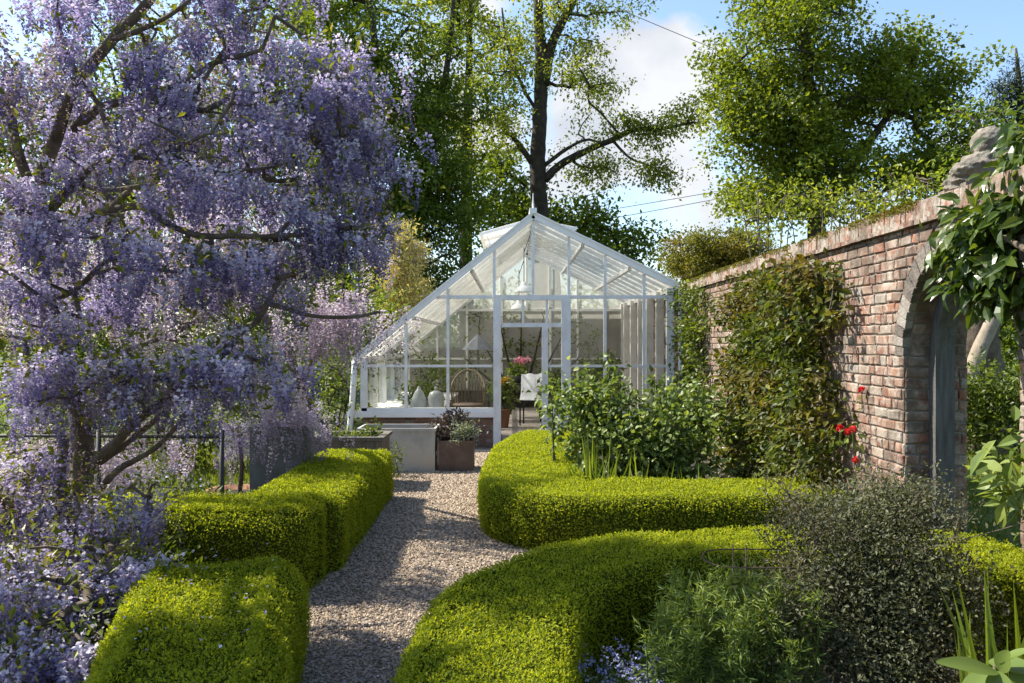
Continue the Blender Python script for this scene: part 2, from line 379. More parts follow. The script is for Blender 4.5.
# ================================================================== setting
def sheet(name, mat, x0, x1, y0, y1, z, n=2):
    xs = np.linspace(x0, x1, n); ys = np.linspace(y0, y1, n)
    X, Y = np.meshgrid(xs, ys); V = np.stack([X, Y, np.full_like(X, z)], -1).reshape(-1, 3)
    i = np.arange(n - 1)[:, None] * n + np.arange(n - 1)[None]
    f = np.stack([i, i + 1, i + n + 1, i + n], -1).reshape(-1, 4)
    mb = MB(); mb.add(V, f); return tag(mb.build(name, mat), kind='structure')
M['ground'] = solid('rough_grass', [(.3, (.03,.045,.008)), (.6, (.075,.095,.014)), (.8, (.11,.10,.03))], 1.5, .95, .6, 40)
M['lawn'] = solid('mown_grass', [(.3, (.085,.12,.012)), (.7, (.16,.19,.02))], 3, .9, .8, 120)
M['gravel'] = solid('fine_gravel', [(.3, (.15,.12,.095)), (.5, (.27,.225,.18)), (.72, (.38,.335,.285))], 90, .95, 1, 160)
M['pebble'] = solid('pebble', [(.2, (.17,.12,.08)), (.45, (.33,.25,.17)), (.7, (.43,.345,.25)), (.92, (.58,.49,.38))], 40, .9, attr=True)
sheet('ground', M['ground'], -400, 400, -40, 900, 0)
sheet('gravel', M['gravel'], -5.5, 1.2, 1.0, 14.3, .004)
sheet('soil_bed', M['soil'], .9, 2.86, 1.0, 14.28, .008)
sheet('lawn', M['lawn'], 3.37, 11, 3, 22, .006)

# loose stones of the path: nobody could count them
mb = MB()
n = 84000
y = 3.6 + (13.6 - 3.6) * rng.random(n) ** 1.7
x = rng.uniform(-1.5, .62, n) + np.where(y > 10, rng.uniform(-.6, .4, n), 0)
s = (.0068 + .00105 * (y - 3)) * rng.uniform(.5, 1.5, n)
u = np.array([[1,0,0],[0,1,0],[-1,0,0],[0,-1,0],[0,0,1],[0,0,-1]], float)
V = u[None] * rng.uniform(.6, 1.35, (n, 6, 1)) * s[:, None, None]
V[:, :, 2] *= .62
a = rng.uniform(0, 6.28, n); ca, sa = np.cos(a)[:, None], np.sin(a)[:, None]
tl = rng.uniform(-.5, .5, n)[:, None]
X = V[:, :, 0] * ca - V[:, :, 1] * sa; Y = V[:, :, 0] * sa + V[:, :, 1] * ca; Z = V[:, :, 2] + tl * X
V = np.stack([X + x[:, None], Y + y[:, None], Z + .006 + s[:, None] * .35], -1).reshape(-1, 3)
T = np.array([[0,1,4],[1,2,4],[2,3,4],[3,0,4],[1,0,5],[2,1,5],[3,2,5],[0,3,5]])
mb.add(V, (np.arange(n)[:, None, None] * 6 + T[None]).reshape(-1, 3), np.repeat(rng.random(n), 6))
tag(mb.build('path_gravel', M['pebble']), kind='stuff')

# grass blades: lawn beyond the arch and rough grass at the left
def blades(name, n, xr, yr, L, mat):
    p = np.stack([rng.uniform(*xr, n), rng.uniform(*yr, n), np.full(n, .006)], -1)
    d = unit(rng.normal(size=(n, 3)) * .35 + np.array([0, 0, 1.]))
    mb = MB(); leaves(mb, p, d, rand_dir(n), L * rng.uniform(.6, 1.4, n), L * .16, 0)
    return tag(mb.build(name, mat), kind='stuff')
blades('lawn_grass', 26000, (3.4, 8.5), (6.5, 14), .07, M['grass'])
blades('rough_grass', 24000, (-9, -2.0), (5, 14), .13, M['grass'])

# ------------------------------------------------------------------ brickwork
def bricks(mb, O, U, Nn, q, t=.014, b=.006, jit=.003):
    """q: rows of (u0,u1 at the bottom, u0,u1 at the top, z0, z1)"""
    q = np.asarray(q, float); n = len(q)
    O, U, Nn = (np.asarray(k, float) for k in (O, U, Nn)); Z = np.array([0, 0, 1.])
    jt = lambda: rng.uniform(-jit, jit, n)
    def pt(u, z, h): return O + np.outer(u, U) + np.outer(z, Z) + np.outer(h, Nn)
    u0, u1, w0, w1, z0, z1 = q.T
    c = [(u0 + jt(), z0 + jt()), (u1 + jt(), z0 + jt()), (w1 + jt(), z1 + jt()), (w0 + jt(), z1 + jt())]
    sg = [(1, 1), (-1, 1), (-1, -1), (1, -1)]
    lift = rng.uniform(-.4, .7, n) * .006
    V = [pt(a, z, np.full(n, -.02)) for a, z in c]
    V += [pt(a, z, np.full(n, t - b) + lift) for a, z in c]
    V += [pt(a + s * (b + rng.uniform(0, .004, n)), z + k * (b + rng.uniform(0, .004, n)), np.full(n, t) + lift + jt() * .6) for (a, z), (s, k) in zip(c, sg)]
    V = np.stack(V, 1).reshape(-1, 3)
    Q = []
    for i in range(4):
        j = (i + 1) % 4; Q += [[i, j, j + 4, i + 4], [i + 4, j + 4, j + 8, i + 8]]
    Q.append([8, 9, 10, 11]); Q = np.array(Q)
    mb.add(V, (np.arange(n)[:, None, None] * 12 + Q[None]).reshape(-1, 4), np.repeat(rng.random(n), 12))
def courses(u0, u1, z0, z1, ch=.081, hole=None, lst=.225, hd=.11, flip=False):
    """Garden-wall bond rows over a rectangle; hole(z) gives the (u0,u1) gap at a height."""
    out = []; z = z0; k = 0; j = .011
    while z < z1 - .03:
        zt = min(z + ch, z1); u = u0 - rng.uniform(0, .2); k += 1
        while u < u1:
            L = (hd if (k % 4 == 0 or rng.random() < .22) else lst) * rng.uniform(.93, 1.07)
            a, b = max(u, u0), min(u + L - j, u1); zz0, zz1 = z + j / 2, zt - j / 2
            u += L
            if b - a < .03: continue
            pieces = [(a, b, a, b)]
            if hole:
                h0, h1 = hole(zz0), hole(zz1)
                if h0 or h1:
                    mid = .5 * sum(h0 or h1); h0 = h0 or (mid, mid); h1 = h1 or (mid, mid)
                    pieces = []
                    A, B = min(b, h0[0]), min(b, h1[0])
                    if max(A, B) - a > .03: pieces.append((a, max(A, a + .004), a, max(B, a + .004)))
                    A, B = max(a, h0[1]), max(a, h1[1])
                    if b - min(A, B) > .03: pieces.append((min(A, b - .004), b, min(B, b - .004), b))
            out += [(*p, zz0, zz1) for p in pieces]
        z = zt
    return np.array(out)

# ------------------------------------------------------------------ the old wall
XW, TW, ZW = 2.91, .45, 2.58
YA, RA, RO, ZS = 5.70, .74, .885, 1.64           # arch centre, inner and outer radius, springing
wall = thing('garden_wall', 'tall old red brick garden wall with a round arched doorway', 'wall', (XW, YA, 0))
def hole_outer(z):
    if z < ZS: return (YA - RA, YA + RA)
    q = RO * RO - (z - ZS) ** 2
    return (YA - math.sqrt(q), YA + math.sqrt(q)) if q > 0 else None
mb = MB()
x0, x1 = XW, XW + TW
for (a, b) in ((1.2, YA - RA), (YA + RA, 24)): box(mb, x0, x1, a, b, 0, ZW)
th = np.linspace(0, math.pi, 25)
ins = np.array([[YA - RA * math.cos(t), ZS + RA * math.sin(t)] for t in th])
for X in (x0, x1):
    pass
for i in range(24):
    (ya, za), (yb, zb) = ins[i], ins[i + 1]
    v = [[x0, ya, za], [x1, ya, za], [x1, yb, zb], [x0, yb, zb], [x0, ya, ZW], [x1, ya, ZW], [x1, yb, ZW], [x0, yb, ZW]]
    mb.add(v, BOXF)
mb.build('mortar_core', M['mortar'], wall)
mb = MB()
bricks(mb, (XW, 0, 0), (0, 1, 0), (-1, 0, 0), courses(1.2, 24, .02, ZW, hole=hole_outer), jit=.0055)
bricks(mb, (XW, YA + RA, 0), (1, 0, 0), (0, -1, 0), courses(.0, TW, .02, ZS, hd=.215, lst=.225), t=.01)
bricks(mb, (XW, YA - RA, 0), (1, 0, 0), (0, 1, 0), courses(.0, TW, .02, ZS, hd=.215, lst=.225), t=.01)
bricks(mb, (XW + TW, 0, 0), (0, 1, 0), (1, 0, 0), courses(1.2, 12, .02, ZW, hole=hole_outer), jit=.004)
mb.build('brick_face', M['brick'], wall)
mb = MB()                                          # rim of grey arch bricks, then the red soffit behind it
nv = 34
for i in range(nv):
    a0, a1 = math.pi * i / nv + .006, math.pi * (i + 1) / nv - .006
    r = rng.random(); o = rng.uniform(-.006, .008)
    for (xa, xb, ri, ro) in ((XW - .022 + o, XW + .035, RA - .004, RO - .005),):
        v = [[X, YA - rr * math.cos(a), ZS + rr * math.sin(a)] for X in (xa, xb) for a, rr in ((a0, ri), (a1, ri), (a1, ro), (a0, ro))]
        mb.add(v, BOXF, r)
mb.build('arch_ring', M['voussoir'], wall)
mb = MB()
for i in range(28):
    a0, a1 = math.pi * i / 28 + .008, math.pi * (i + 1) / 28 - .008
    for xa, xb in ((XW + .045, XW + .215), (XW + .225, XW + .44)):
        ri, ro = RA - .008 + rng.uniform(-.004, .004), RA + .08
        v = [[X, YA - rr * math.cos(a), ZS + rr * math.sin(a)] for X in (xa, xb) for a, rr in ((a0, ri), (a1, ri), (a1, ro), (a0, ro))]
        mb.add(v, BOXF, rng.random())
mb.build('arch_soffit', M['brick'], wall)
mb = MB()                                          # timber frame standing in the doorway
fx0, fx1 = XW + .17, XW + .31
for s in (-1, 1):
    ya = YA + s * (RA - .012); yb = YA + s * (RA - .115)
    box(mb, fx0, fx1, min(ya, yb), max(ya, yb), .03, ZS)
for i in range(20):
    a0, a1 = math.pi * i / 20, math.pi * (i + 1) / 20
    v = [[X, YA - rr * math.cos(a), ZS + rr * math.sin(a)] for X in (fx0, fx1) for a, rr in ((a0, RA - .115), (a1, RA - .115), (a1, RA - .014), (a0, RA - .014))]
    mb.add(v, BOXF)
mb.build('door_frame', M['door'], wall)
mb = MB()
y = 1.2
while y < 24:                                      # brick-on-edge coping over a projecting course
    w = rng.choice([.075, .08, .11, .11, .15]) * rng.uniform(.9, 1.1)
    box(mb, XW - .045, XW + TW + .045, y + .004, y + w - .004, ZW + .033, ZW + .155 + rng.uniform(-.006, .008), rng.random(), .004)
    y += w
y = 1.2
while y < 24:
    w = .23 * rng.uniform(.9, 1.1)
    box(mb, XW - .06, XW + TW + .06, y + .003, y + w - .003, ZW - .004, ZW + .030, rng.random() * .4, .003); y += w
mb.build('coping', M['cope'], wall)
mb = MB(); n = 9000
ym = rng.choice(rng.uniform(6.2, 14, 70), n) + rng.normal(size=n) * .06
p = np.stack([XW - .05 + np.abs(rng.normal(size=n)) * .07, ym, np.full(n, ZW + .152) + rng.uniform(-.002, .02, n)], -1)
k = rng.random(n) < .25; p[k, 0] = XW - .052; p[k, 2] -= rng.random(k.sum()) * .05
leaves(mb, p, unit(rng.normal(size=(n, 3)) * .6 + np.array([-.2, 0, .8])), rand_dir(n), .018, .012)
mb.build('moss', M['moss'], wall)

# ================================================================== greenhouse
GY, SC, DEP = 14.3, F / 14.3, 6.0
def gx(px): return (px - CX) / SC
def gz(py): return H - (py - CY) / SC
YB = GY + DEP
xr, zr = gx(533), gz(216)
xl, zl = gx(357), gz(360); xe, ze = gx(676), gz(287)
def roof_z(x): return zr + (zl - zr) * (xr - x) / (xr - xl) if x < xr else zr + (ze - zr) * (x - xr) / (xe - xr)
zsill, zmid, ztr = gz(411), gz(366), gz(297)
gh = thing('greenhouse', 'white timber greenhouse with whitewashed glass roof on a low brick base', 'greenhouse', (xr, GY, 0))
XL, XR = gx(363), gx(672)
DL, DR = gx(497), gx(566)
# brick plinth
for (a, b, c_, d_, O_, U_, N_, q_) in ((XL, DL - .06, GY + .012, GY + .2, (0, GY + .012, 0), (1, 0, 0), (0, -1, 0), (XL, DL - .06)),
        (DR + .06, XR, GY + .012, GY + .2, (0, GY + .012, 0), (1, 0, 0), (0, -1, 0), (DR + .06, XR)),
        (XL - .004, XL + .2, GY + .2, YB, (XL - .004, 0, 0), (0, 1, 0), (-1, 0, 0), (GY + .02, YB))):
    mb = MB(); box(mb, a, b, c_, d_, 0, zsill - .10); bw = mb.build('base_wall', M['mortar'], gh)
    mb = MB(); bricks(mb, O_, U_, N_, courses(*q_, .01, zsill - .10, ch=.073), t=.008, b=.003, jit=.001); mb.build('brick_face', M['brick_dark'], bw)
mb = MB()
box(mb, XL - .26, DL - .05, GY - .06, GY + .16, zsill - .10, zsill - .01)
box(mb, XL - .02, DL - .05, GY - .03, GY + .12, zsill - .012, zsill + .05)
mb.build('sill', M['white'], gh); mb = MB()
box(mb, DR + .05, XR + .04, GY - .06, GY + .16, zsill - .10, zsill - .01)
mb.build('sill', M['white'], gh); mb = MB()
box(mb, XL - .06, XL + .14, GY + .165, YB, zsill - .10, zsill - .01)
mb.build('sill', M['white'], gh)
# gable framing, front and back
def gable(y, name, door):
    mb = MB()
    top = lambda x: roof_z(x) - .05
    w = .046
    for px in (448, 406, 605, 644):
        X = gx(px); box(mb, X - w/2, X + w/2, y - .03, y + .04, zsill + (.05 if X < DL else 0) , top(X))
    box(mb, XL - .04, XL + .07, y - .03, y + .07, zsill, top(XL))
    box(mb, XR - .09, XR + .03, y - .03, y + .07, zsill, top(XR))
    X = gx(533); box(mb, X - w/2, X + w/2, y - .032, y + .04, ztr, top(X) + .0)
    for s, X in ((1, DL), (-1, DR)):
        if door:
            box(mb, X - (.06 if s > 0 else .075), X + .075 - (.01 if s > 0 else 0), y - .05, y + .09, .0, ztr + .03)
            Xo = X - s * .045; box(mb, Xo - w/2, Xo + w/2, y - .034, y + .04, ztr + .03, top(Xo))
        else: box(mb, X - .03, X + .03, y - .03, y + .04, zsill, top(X))
    for z, h in ((zmid, .04), (ztr, .055)):
        xa = max(XL, xr - (zr - z) / ((zr - zl) / (xr - xl)) + .02) if z > zl else XL
        if door:
            for a, b in ((xa, DL - .075), (DR + .075, XR)): box(mb, a, b, y - .022, y + .034, z - h/2, z + h/2)
            if z == ztr: box(mb, DL + .075, DR - .075, y - .045, y + .08, z - .05, z + .03)
        else: box(mb, xa, XR, y - .022, y + .034, z - h/2, z + h/2)
    mb.build(name, M['white_old'], gh)
    mb = MB()                                      # barge boards
    for (xa, za), (xb, zb) in (((xr + .01, zr), (xl - .03, zl)), ((xr - .01, zr), (xe + .03, ze))):
        bar(mb, (xa, y - .05, za), (xb, y - .05, zb), .05, .09, (0, 0, 1))
        bar(mb, (xa, y - .05, za + .062), (xb, y - .05, zb + .062), .09, .026, (0, 0, 1))
    mb.build('barge_board', M['white'], gh)
gable(GY, 'front_gable_frame', True)
gable(YB, 'back_gable_frame', False)
mb = MB()                                          # door surround: head, fanlight and sidelight bars
dz0 = .22
hz = gz(325)
sx = gx(545)
box(mb, DL + .075, DR - .075, GY - .02, GY + .06, hz - .035, hz + .035)
box(mb, sx - .05, sx + .05, GY - .025, GY + .065, dz0, hz - .035)
for px in (523, 547): box(mb, gx(px) - .02, gx(px) + .02, GY - .01, GY + .04, hz + .035, ztr - .05)
box(mb, sx + .05, DR - .075, GY - .01, GY + .05, dz0, dz0 + .5)
box(mb, sx + .05, DR - .075, GY - .01, GY + .05, zmid - .02, zmid + .02)
mb.build('door_frame', M['white_old'], gh)
# side walls: posts and rails
for side in (-1, 1):
    mb = MB(); X = XL if side < 0 else XR
    for i in range(5):
        Y = GY + .95 + i * (DEP - .95) / 4.6
        if side < 0: box(mb, X - .03, X + .09, Y - .05, Y + .05, zsill, roof_z(X) - .04)
        else: box(mb, X - .11, X + .02, Y - .06, Y + .06, .0, roof_z(X) - .06)
    if side < 0: box(mb, X - .002, X + .05, GY + .08, YB - .04, zmid - .02, zmid + .02)
    z = roof_z(X) - .06; box(mb, X - .043, X + .093, GY + .08, YB - .04, z - .06, z + .04)
    mb.build('side_frame', M['white_old'], gh)
# roof: glazing bars, purlins, ridge
mb = MB()
nb = 10
for i in range(nb):
    Y = GY + .03 + (DEP - .06) * i / (nb - 1)
    for (xb, zb) in ((xl, zl), (xe, ze)): bar(mb, (xr, Y, zr - .01), (xb, Y, zb - .01), .035, .055)
for f in (.35, .68):
    for (xb, zb) in ((xl, zl), (xe, ze)):
        X, Z = xr + (xb - xr) * f, zr + (zb - zr) * f - .065
        box(mb, X - .03, X + .03, GY + .06, YB - .06, Z - .03, Z + .03)
mb.build('roof_frame', M['white_old'], gh)
mb = MB(); box(mb, xr - .06, xr + .06, GY - .1, YB + .1, zr + .03, zr + .12); mb.build('ridge_cap', M['white'], gh)
for (xb, zb) in ((xl, zl), (xe, ze)):
    mb = MB()
    for i in range(nb - 1):
        for j in range(4):
            f0, f1 = j / 4, (j + 1) / 4 + .012
            Y0 = GY + .03 + (DEP - .06) * i / (nb - 1) + .02; Y1 = Y0 + (DEP - .06) / (nb - 1) - .04
            k = .012 + .006 * (j % 2 == 0) + .004 * (3 - j)
            v = [(xr + (xb - xr) * f, Y, zr + (zb - zr) * f + k) for f, Y in ((f0, Y0), (f0, Y1), (f1, Y1), (f1, Y0))]
            mb.add(v, np.array([[0, 1, 2, 3]]))
    mb.build('roof_pane', M['roofglass'], gh)
# gable and side glass
mb = MB()
def pane(y, xa, xb, za, zb):
    ta, tb = min(zb, roof_z(xa) - .05), min(zb, roof_z(xb) - .05)
    if max(ta, tb) <= za: return
    ta, tb = max(ta, za), max(tb, za)
    if xa < xr < xb and zb > zr - .1:
        pane(y, xa, xr - .002, za, zb); pane(y, xr + .002, xb, za, zb); return
    mb.add([(xa, y, za), (xb, y, za), (xb, y, tb), (xa, y, ta)], np.array([[0, 1, 2, 3]]))
bx = [XL + .05] + [gx(p) for p in (406, 448)] + [DL - .05]
bz = [zsill, zmid, ztr, 9]
for xs in (bx, [DR + .05] + [gx(605), gx(644)] + [XR - .06]):
    for a, b in zip(xs[:-1], xs[1:]):
        for c, d in zip(bz[:-1], bz[1:]): pane(GY + .012, a, b, c, d)
pane(GY + .012, DL - .05, gx(533), ztr, 9); pane(GY + .012, gx(533), DR + .05, ztr, 9)
pane(GY + .02, DL + .07, DR - .07, hz + .03, ztr - .04)
pane(GY + .02, sx + .045, DR - .07, dz0 + .5, hz - .03)
mb.build('gable_glass', M['glass'], gh)
mb = MB()
for X, zt in ((XL + .02, roof_z(XL) - .06),):
    mb.add([(X, GY + .06, zsill), (X, YB - .05, zsill), (X, YB - .05, zt), (X, GY + .06, zt)], np.array([[0, 1, 2, 3]]))
mb.build('side_glass', M['glass'], gh)
mb = MB()
mb.add([(XL, YB + .01, zsill), (XR, YB + .01, zsill), (XR, YB + .01, roof_z(XR)), (xr, YB + .01, zr), (XL, YB + .01, roof_z(XL))], [np.array([[0, 1, 2, 3]]), np.array([[0, 3, 4]])])
mb.build('back_glass', M['roofglass'], gh)
mb = MB(); box(mb, XL + .2, XR, GY + .203, YB, .0, .21); box(mb, DL + .08, DR - .08, GY - .04, GY + .2, 0, .205); mb.build('floor', M['floor'], gh)
# back wall of the greenhouse
mb = MB(); zb_ = [roof_z(x) for x in (XL, XR)]
box(mb, XL - .02, -.9, YB + .1, YB + .4, 0, 1.6); box(mb, -.9, XR + .1, YB + .1, YB + .4, 0, 2.55); mb.build('back_wall', M['render'], gh)
# finial, vents, gutter, downpipes
mb = MB(); lathe(mb, [(.0, 0), (.025, 0), (.02, .06), (.028, .08), (.014, .11), (.018, .16), (.010, .22), (.005, .34), (0, .35)], (xr, GY - .05, zr + .02), 12); mb.build('finial', M['white'], gh, True)
for i in range(1):
    for s, (tx, tz) in ((-1, (-.56, 3.70)), (1, (1.14, 3.80))):
        ya, yb = GY + 1.5, GY + 3.6
        mb = MB()
        for Y in (ya, (ya + yb) / 2, yb): bar(mb, (xr + s*.04, Y, zr + .13), (tx, Y, tz), .05, .05)
        bar(mb, (tx, ya - .03, tz), (tx, yb + .03, tz), .06, .06)
        v = mb.build('roof_vent', M['white'], gh)
        mb = MB(); mb.add([(xr + s*.04, ya, zr + .165), (xr + s*.04, yb, zr + .165), (tx, yb, tz + .035), (tx, ya, tz + .035)], np.array([[0, 1, 2, 3]]))
        mb.build('vent_pane', M['roofglass'], v)
        mb = MB()
        fx = xr + .72 * (tx - xr); fz = roof_z(fx)
        bar(mb, (tx - s*.1, ya + .1, tz - .02), (fx, ya + .1, fz + .02), .025, .025); bar(mb, (tx - s*.1, yb - .1, tz - .02), (fx, yb - .1, fz + .02), .025, .025)
        mb.build('vent_stay', M['white_old'], v)
for X, z, s in ((xl, zl, -1), (xe, ze, 1)):
    mb = MB(); box(mb, X + s*.03 - .05, X + s*.03 + .05, GY - .06, YB, z - .07, z + .01); mb.build('gutter', M['white'], gh)
mb = MB(); tube(mb, smooth_path([(xl - .02, GY - .08, zl - .02), (xl - .03, GY - .09, zl - .2), (gx(353), GY - .1, gz(405)), (gx(351), GY - .12, gz(428)), (gx(351), GY - .12, .12)], 5), .048, 12); mb.build('downpipe', M['white'], gh, True)
mb = MB(); tube(mb, [(gx(680), GY - .06, gz(292)), (gx(680), GY - .06, .1)], .042, 12); mb.build('downpipe', M['white'], gh, True)

# things inside the greenhouse
def lamp_thing():
    x, y = gx(524) * 15.4 / GY, 15.4
    zb = H - (292 - CY) * y / F
    t = thing('pendant_lamp', 'white enamel dome lamp hanging nearest the greenhouse door', 'lamp', (x, y, zb), 'enamel lamps hanging in the greenhouse')
    mb = MB(); lathe(mb, [(.165, 0), (.16, .012), (.135, .06), (.09, .10), (.05, .12), (.045, .17), (.02, .18)], (x, y, zb), 24); mb.build('lamp_shade', M['enamel'], t, True)
    mb = MB(); tube(mb, [(x, y, zb + .17), (x, y, zb + .17 + .62)], .008, 6); tube(mb, [(x, y, zb + .70), (x + .1, y, roof_z(x) - .09)], .007, 6); mb.build('chain', M['iron'], t)
    mb = MB(); lathe(mb, [(0, -.02), (.03, -.01), (.035, .03), (.02, .08)], (x, y, zb + .03), 12); mb.build('bulb', M['enamel'], t, True)
    return t
l0 = lamp_thing()
l1 = copy_tree(l0); l1.location = ((519 - CX) / F * 17.6, 17.6, H - (309 - CY) * 17.6 / F)
l1['label'] = 'white enamel dome lamp hanging deeper inside the greenhouse, seen just below the nearer one'

def table(x, y, z):
    t = thing('garden_table', 'dark metal table inside the greenhouse doorway carrying pink flowers', 'table', (x, y, z))
    mb = MB(); box(mb, x - .55, x + .55, y - .35, y + .35, z + .70, z + .73); mb.build('table_top', M['iron'], t)
    for i in (-1, 1):
        for j in (-1, 1):
            mb = MB(); bar(mb, (x + i*.5, y + j*.3, z), (x + i*.5, y + j*.3, z + .70), .03, .03, (0, 1, 0)); mb.build('leg', M['iron'], t)
    return t
table(.05, 17.0, .21)
mb = MB(); x, y, z = .13, 16.9, .21 + .73
pot = thing('pink_flower_pot', 'potted plant with pink blooms standing on the dark table', 'potted plant', (x, y, z))
mb = MB(); lathe(mb, [(0, 0), (.07, 0), (.1, .16), (.09, .16), (.08, .12), (0, .12)], (x, y, z), 16); mb.build('pot', M['iron'], pot, True)
mb = MB(); leaf_cloud(mb, ell((x, y, z + .28), (.16, .14, .12), 12), 16, .1, .09); mb.build('foliage', M['rose'], pot)
mb = MB(); leaf_cloud(mb, ell((x + .03, y - .05, z + .46), (.20, .1, .05), 7), 11, .05, .045, .9); mb.build('flower', M['pink'], pot)
def chair(x, y, z):
    t = thing('garden_chair', 'dark metal chair draped with a white cloth inside the greenhouse', 'chair', (x, y, z))
    mb = MB(); box(mb, x - .22, x + .22, y - .22, y + .22, z + .43, z + .46); mb.build('seat', M['iron'], t)
    for i in (-1, 1):
        for j in (-1, 1):
            mb = MB(); bar(mb, (x + i*.2, y + j*.2, z), (x + i*.2, y + j*.2, z + (.43 if i < 0 else .9)), .025, .025, (0, 1, 0)); mb.build('leg', M['iron'], t)
    mb = MB()
    for k in range(5): bar(mb, (x + .2, y - .2 + k*.1, z + .46), (x + .22, y - .2 + k*.1, z + .9), .02, .02, (0, 1, 0))
    mb.build('backrest', M['iron'], t)
    mb = MB(); v = []
    u = np.linspace(0, 1, 9)
    for i in u:
        for (ox, oz) in ((-.05, .45), (.13, .60), (.17, .93), (.25, .93), (.27, .62)): v.append((x + ox + .01 * math.sin(9*i), y - .24 + .48 * i, z + oz + .015 * math.sin(14 * i + oz * 5)))
    i = np.arange(8)[:, None] * 5 + np.arange(4)[None]
    mb.add(v, np.stack([i, i + 1, i + 6, i + 5], -1).reshape(-1, 4)); mb.build('cloth', M['cloth'], t, True)
    return t
ch_ = chair(.38, 16.1, .21); ch_.rotation_euler = (0, 0, R(80))
def potplant(px, d, zt, name, label, mat, fl=None, r=.25, zb=.21, L=.09):
    x = (px - CX) / F * d
    t = thing(name, label, 'potted plant', (x, d, zb))
    mb = MB(); lathe(mb, [(0, 0), (r*.55, 0), (r*.8, .3), (r*.84, .3), (r*.84, .34), (r*.7, .34), (r*.65, .26), (0, .26)], (x, d, zb), 18); mb.build('pot', M['terra'], t, True)
    c = ell((x, d, (zb + .3 + zt) / 2), (r, r, (zt - zb - .3) / 2), 34)
    mb = MB(); skeleton(mb, [(np.array([(x, d, zb + .26), (x, d, zb + .4)]), np.array([.01, .01]))], c, twig=.003, reach=.5); mb.build('stem', M['stem'], t)
    mb = MB(); leaf_cloud(mb, c, 18, .14, L); mb.build('foliage', mat, t)
    if fl: mb = MB(); leaf_cloud(mb, ell((x, d - .1, zt - .1), (r*.6, r*.5, .18), 6), 9, .05, .04, .9); mb.build('flower', fl, t)
potplant(503, 15.6, 1.15, 'orange_flower_pot', 'leafy potted plant with orange blooms left of the greenhouse doorway', M['rose'], M['orange'], .17)
potplant(556, 15.2, 1.35, 'leafy_pot_plant', 'bushy green potted plant right of the greenhouse doorway', M['shrub'], None, .22)
potplant(424, 15.8, 1.05, 'green_pot_plant', 'bright green pot plant behind the lower left greenhouse panes', M['shrub'], None, .42)
potplant(600, 16.2, 1.9, 'tall_pot_plant', 'tall climbing pot plant behind the right hand greenhouse panes', M['shrub'], None, .35)
potplant(437, 19.3, 1.75, 'fruit_bush', 'leafy bush against the far end of the greenhouse', M['shrub'], None, .5)
for px, d, lab in ((419, 15.0, 'white garden cloche on the left inside the greenhouse'), (436, 14.95, 'rounder white garden cloche nearer the cane chair in the greenhouse')):
    x = (px - CX) / F * d; rr = .15 if px < 430 else .14
    t = thing('garden_cloche', lab, 'cloche', (x, d, .62), 'white cloches in the greenhouse')
    mb = MB(); lathe(mb, ([(rr, 0), (rr * .95, .1), (rr * .5, .26), (.02, .33)] if px < 430 else [(rr, 0), (rr, .16), (rr * .8, .25), (.03, .29)]), (x, d, .62), 18); mb.build('dome', M['cloche'], t, True)
    mb = MB(); lathe(mb, [(0, .28), (.025, .30), (.03, .34), (0, .36)], (x, d, .62), 10); mb.build('knob', M['cloche'], t, True)
mb = MB(); t = thing('potting_bench', 'slatted white bench along the left side of the greenhouse', 'bench', (-2.0, 16.2, .21))
for k in range(6): box(mb, -2.36 + k * .20, -2.36 + k * .20 + .17, 14.7, 19.5, .57, .61)
mb.build('bench_top', M['white_old'], t)
for yy in (14.8, 17.0, 19.4):
    for xx in (-2.3, -1.25):
        mb = MB(); box(mb, xx - .03, xx + .03, yy - .03, yy + .03, .21, .57); mb.build('leg', M['white_old'], t)
def cane_chair(px, d, label):
    x = (px - CX) / F * d; z = .21
    t = thing('cane_chair', label, 'chair', (x, d, z))
    mb = MB(); lathe(mb, [(0, .40), (.26, .40), (.28, .43), (.26, .45), (0, .45)], (x, d, z), 18); mb.build('seat', M['cane'], t, True)
    mb = MB()
    for k in range(15):
        a = math.pi * (k / 14) ; X, Y = x + .27 * math.cos(a), d + .25 * math.sin(a) - .02
        tube(mb, [(X, Y, z + .42), (x + (X - x)*1.12, d + (Y - d)*1.15, z + .66 + .36 * math.sin(a))], .011, 6)
    mb.build('backrest', M['cane'], t, True)
    mb = MB()
    tube(mb, [(x + .3 * math.cos(math.pi*k/14), d + .29 * math.sin(math.pi*k/14) - .02, z + .67 + .36 * math.sin(math.pi*k/14)) for k in range(15)], .02, 8); mb.build('top_rail', M['cane'], t, True)
    for i, j in ((-1, -1), (1, -1), (-1, 1), (1, 1)):
        mb = MB(); tube(mb, [(x + i*.19, d + j*.17, z + .42), (x + i*.24, d + j*.21, z)], .018, 8); mb.build('leg', M['cane'], t, True)
cane_chair(468, 15.3, 'cane armchair behind the lower panes just left of the greenhouse door')
# furled parasol
x, y = (478 - CX) / F * 18, 18
t = thing('parasol', 'slate grey parasol opened inside the greenhouse behind the left panes', 'parasol', (x, y, .21))
mb = MB(); a = np.arange(8) * math.pi / 4
V = [(x, y, 1.92)] + [(x + .34 * math.cos(k), y + .34 * math.sin(k), 1.58) for k in a]
mb.add(V, np.array([[0, 1 + i, 1 + (i + 1) % 8] for i in range(8)])); mb.build('canopy', M['slate'], t)
mb = MB(); tube(mb, [(x, y, .21), (x, y, 1.92)], .02, 8); mb.build('pole', M['wood'], t, True)
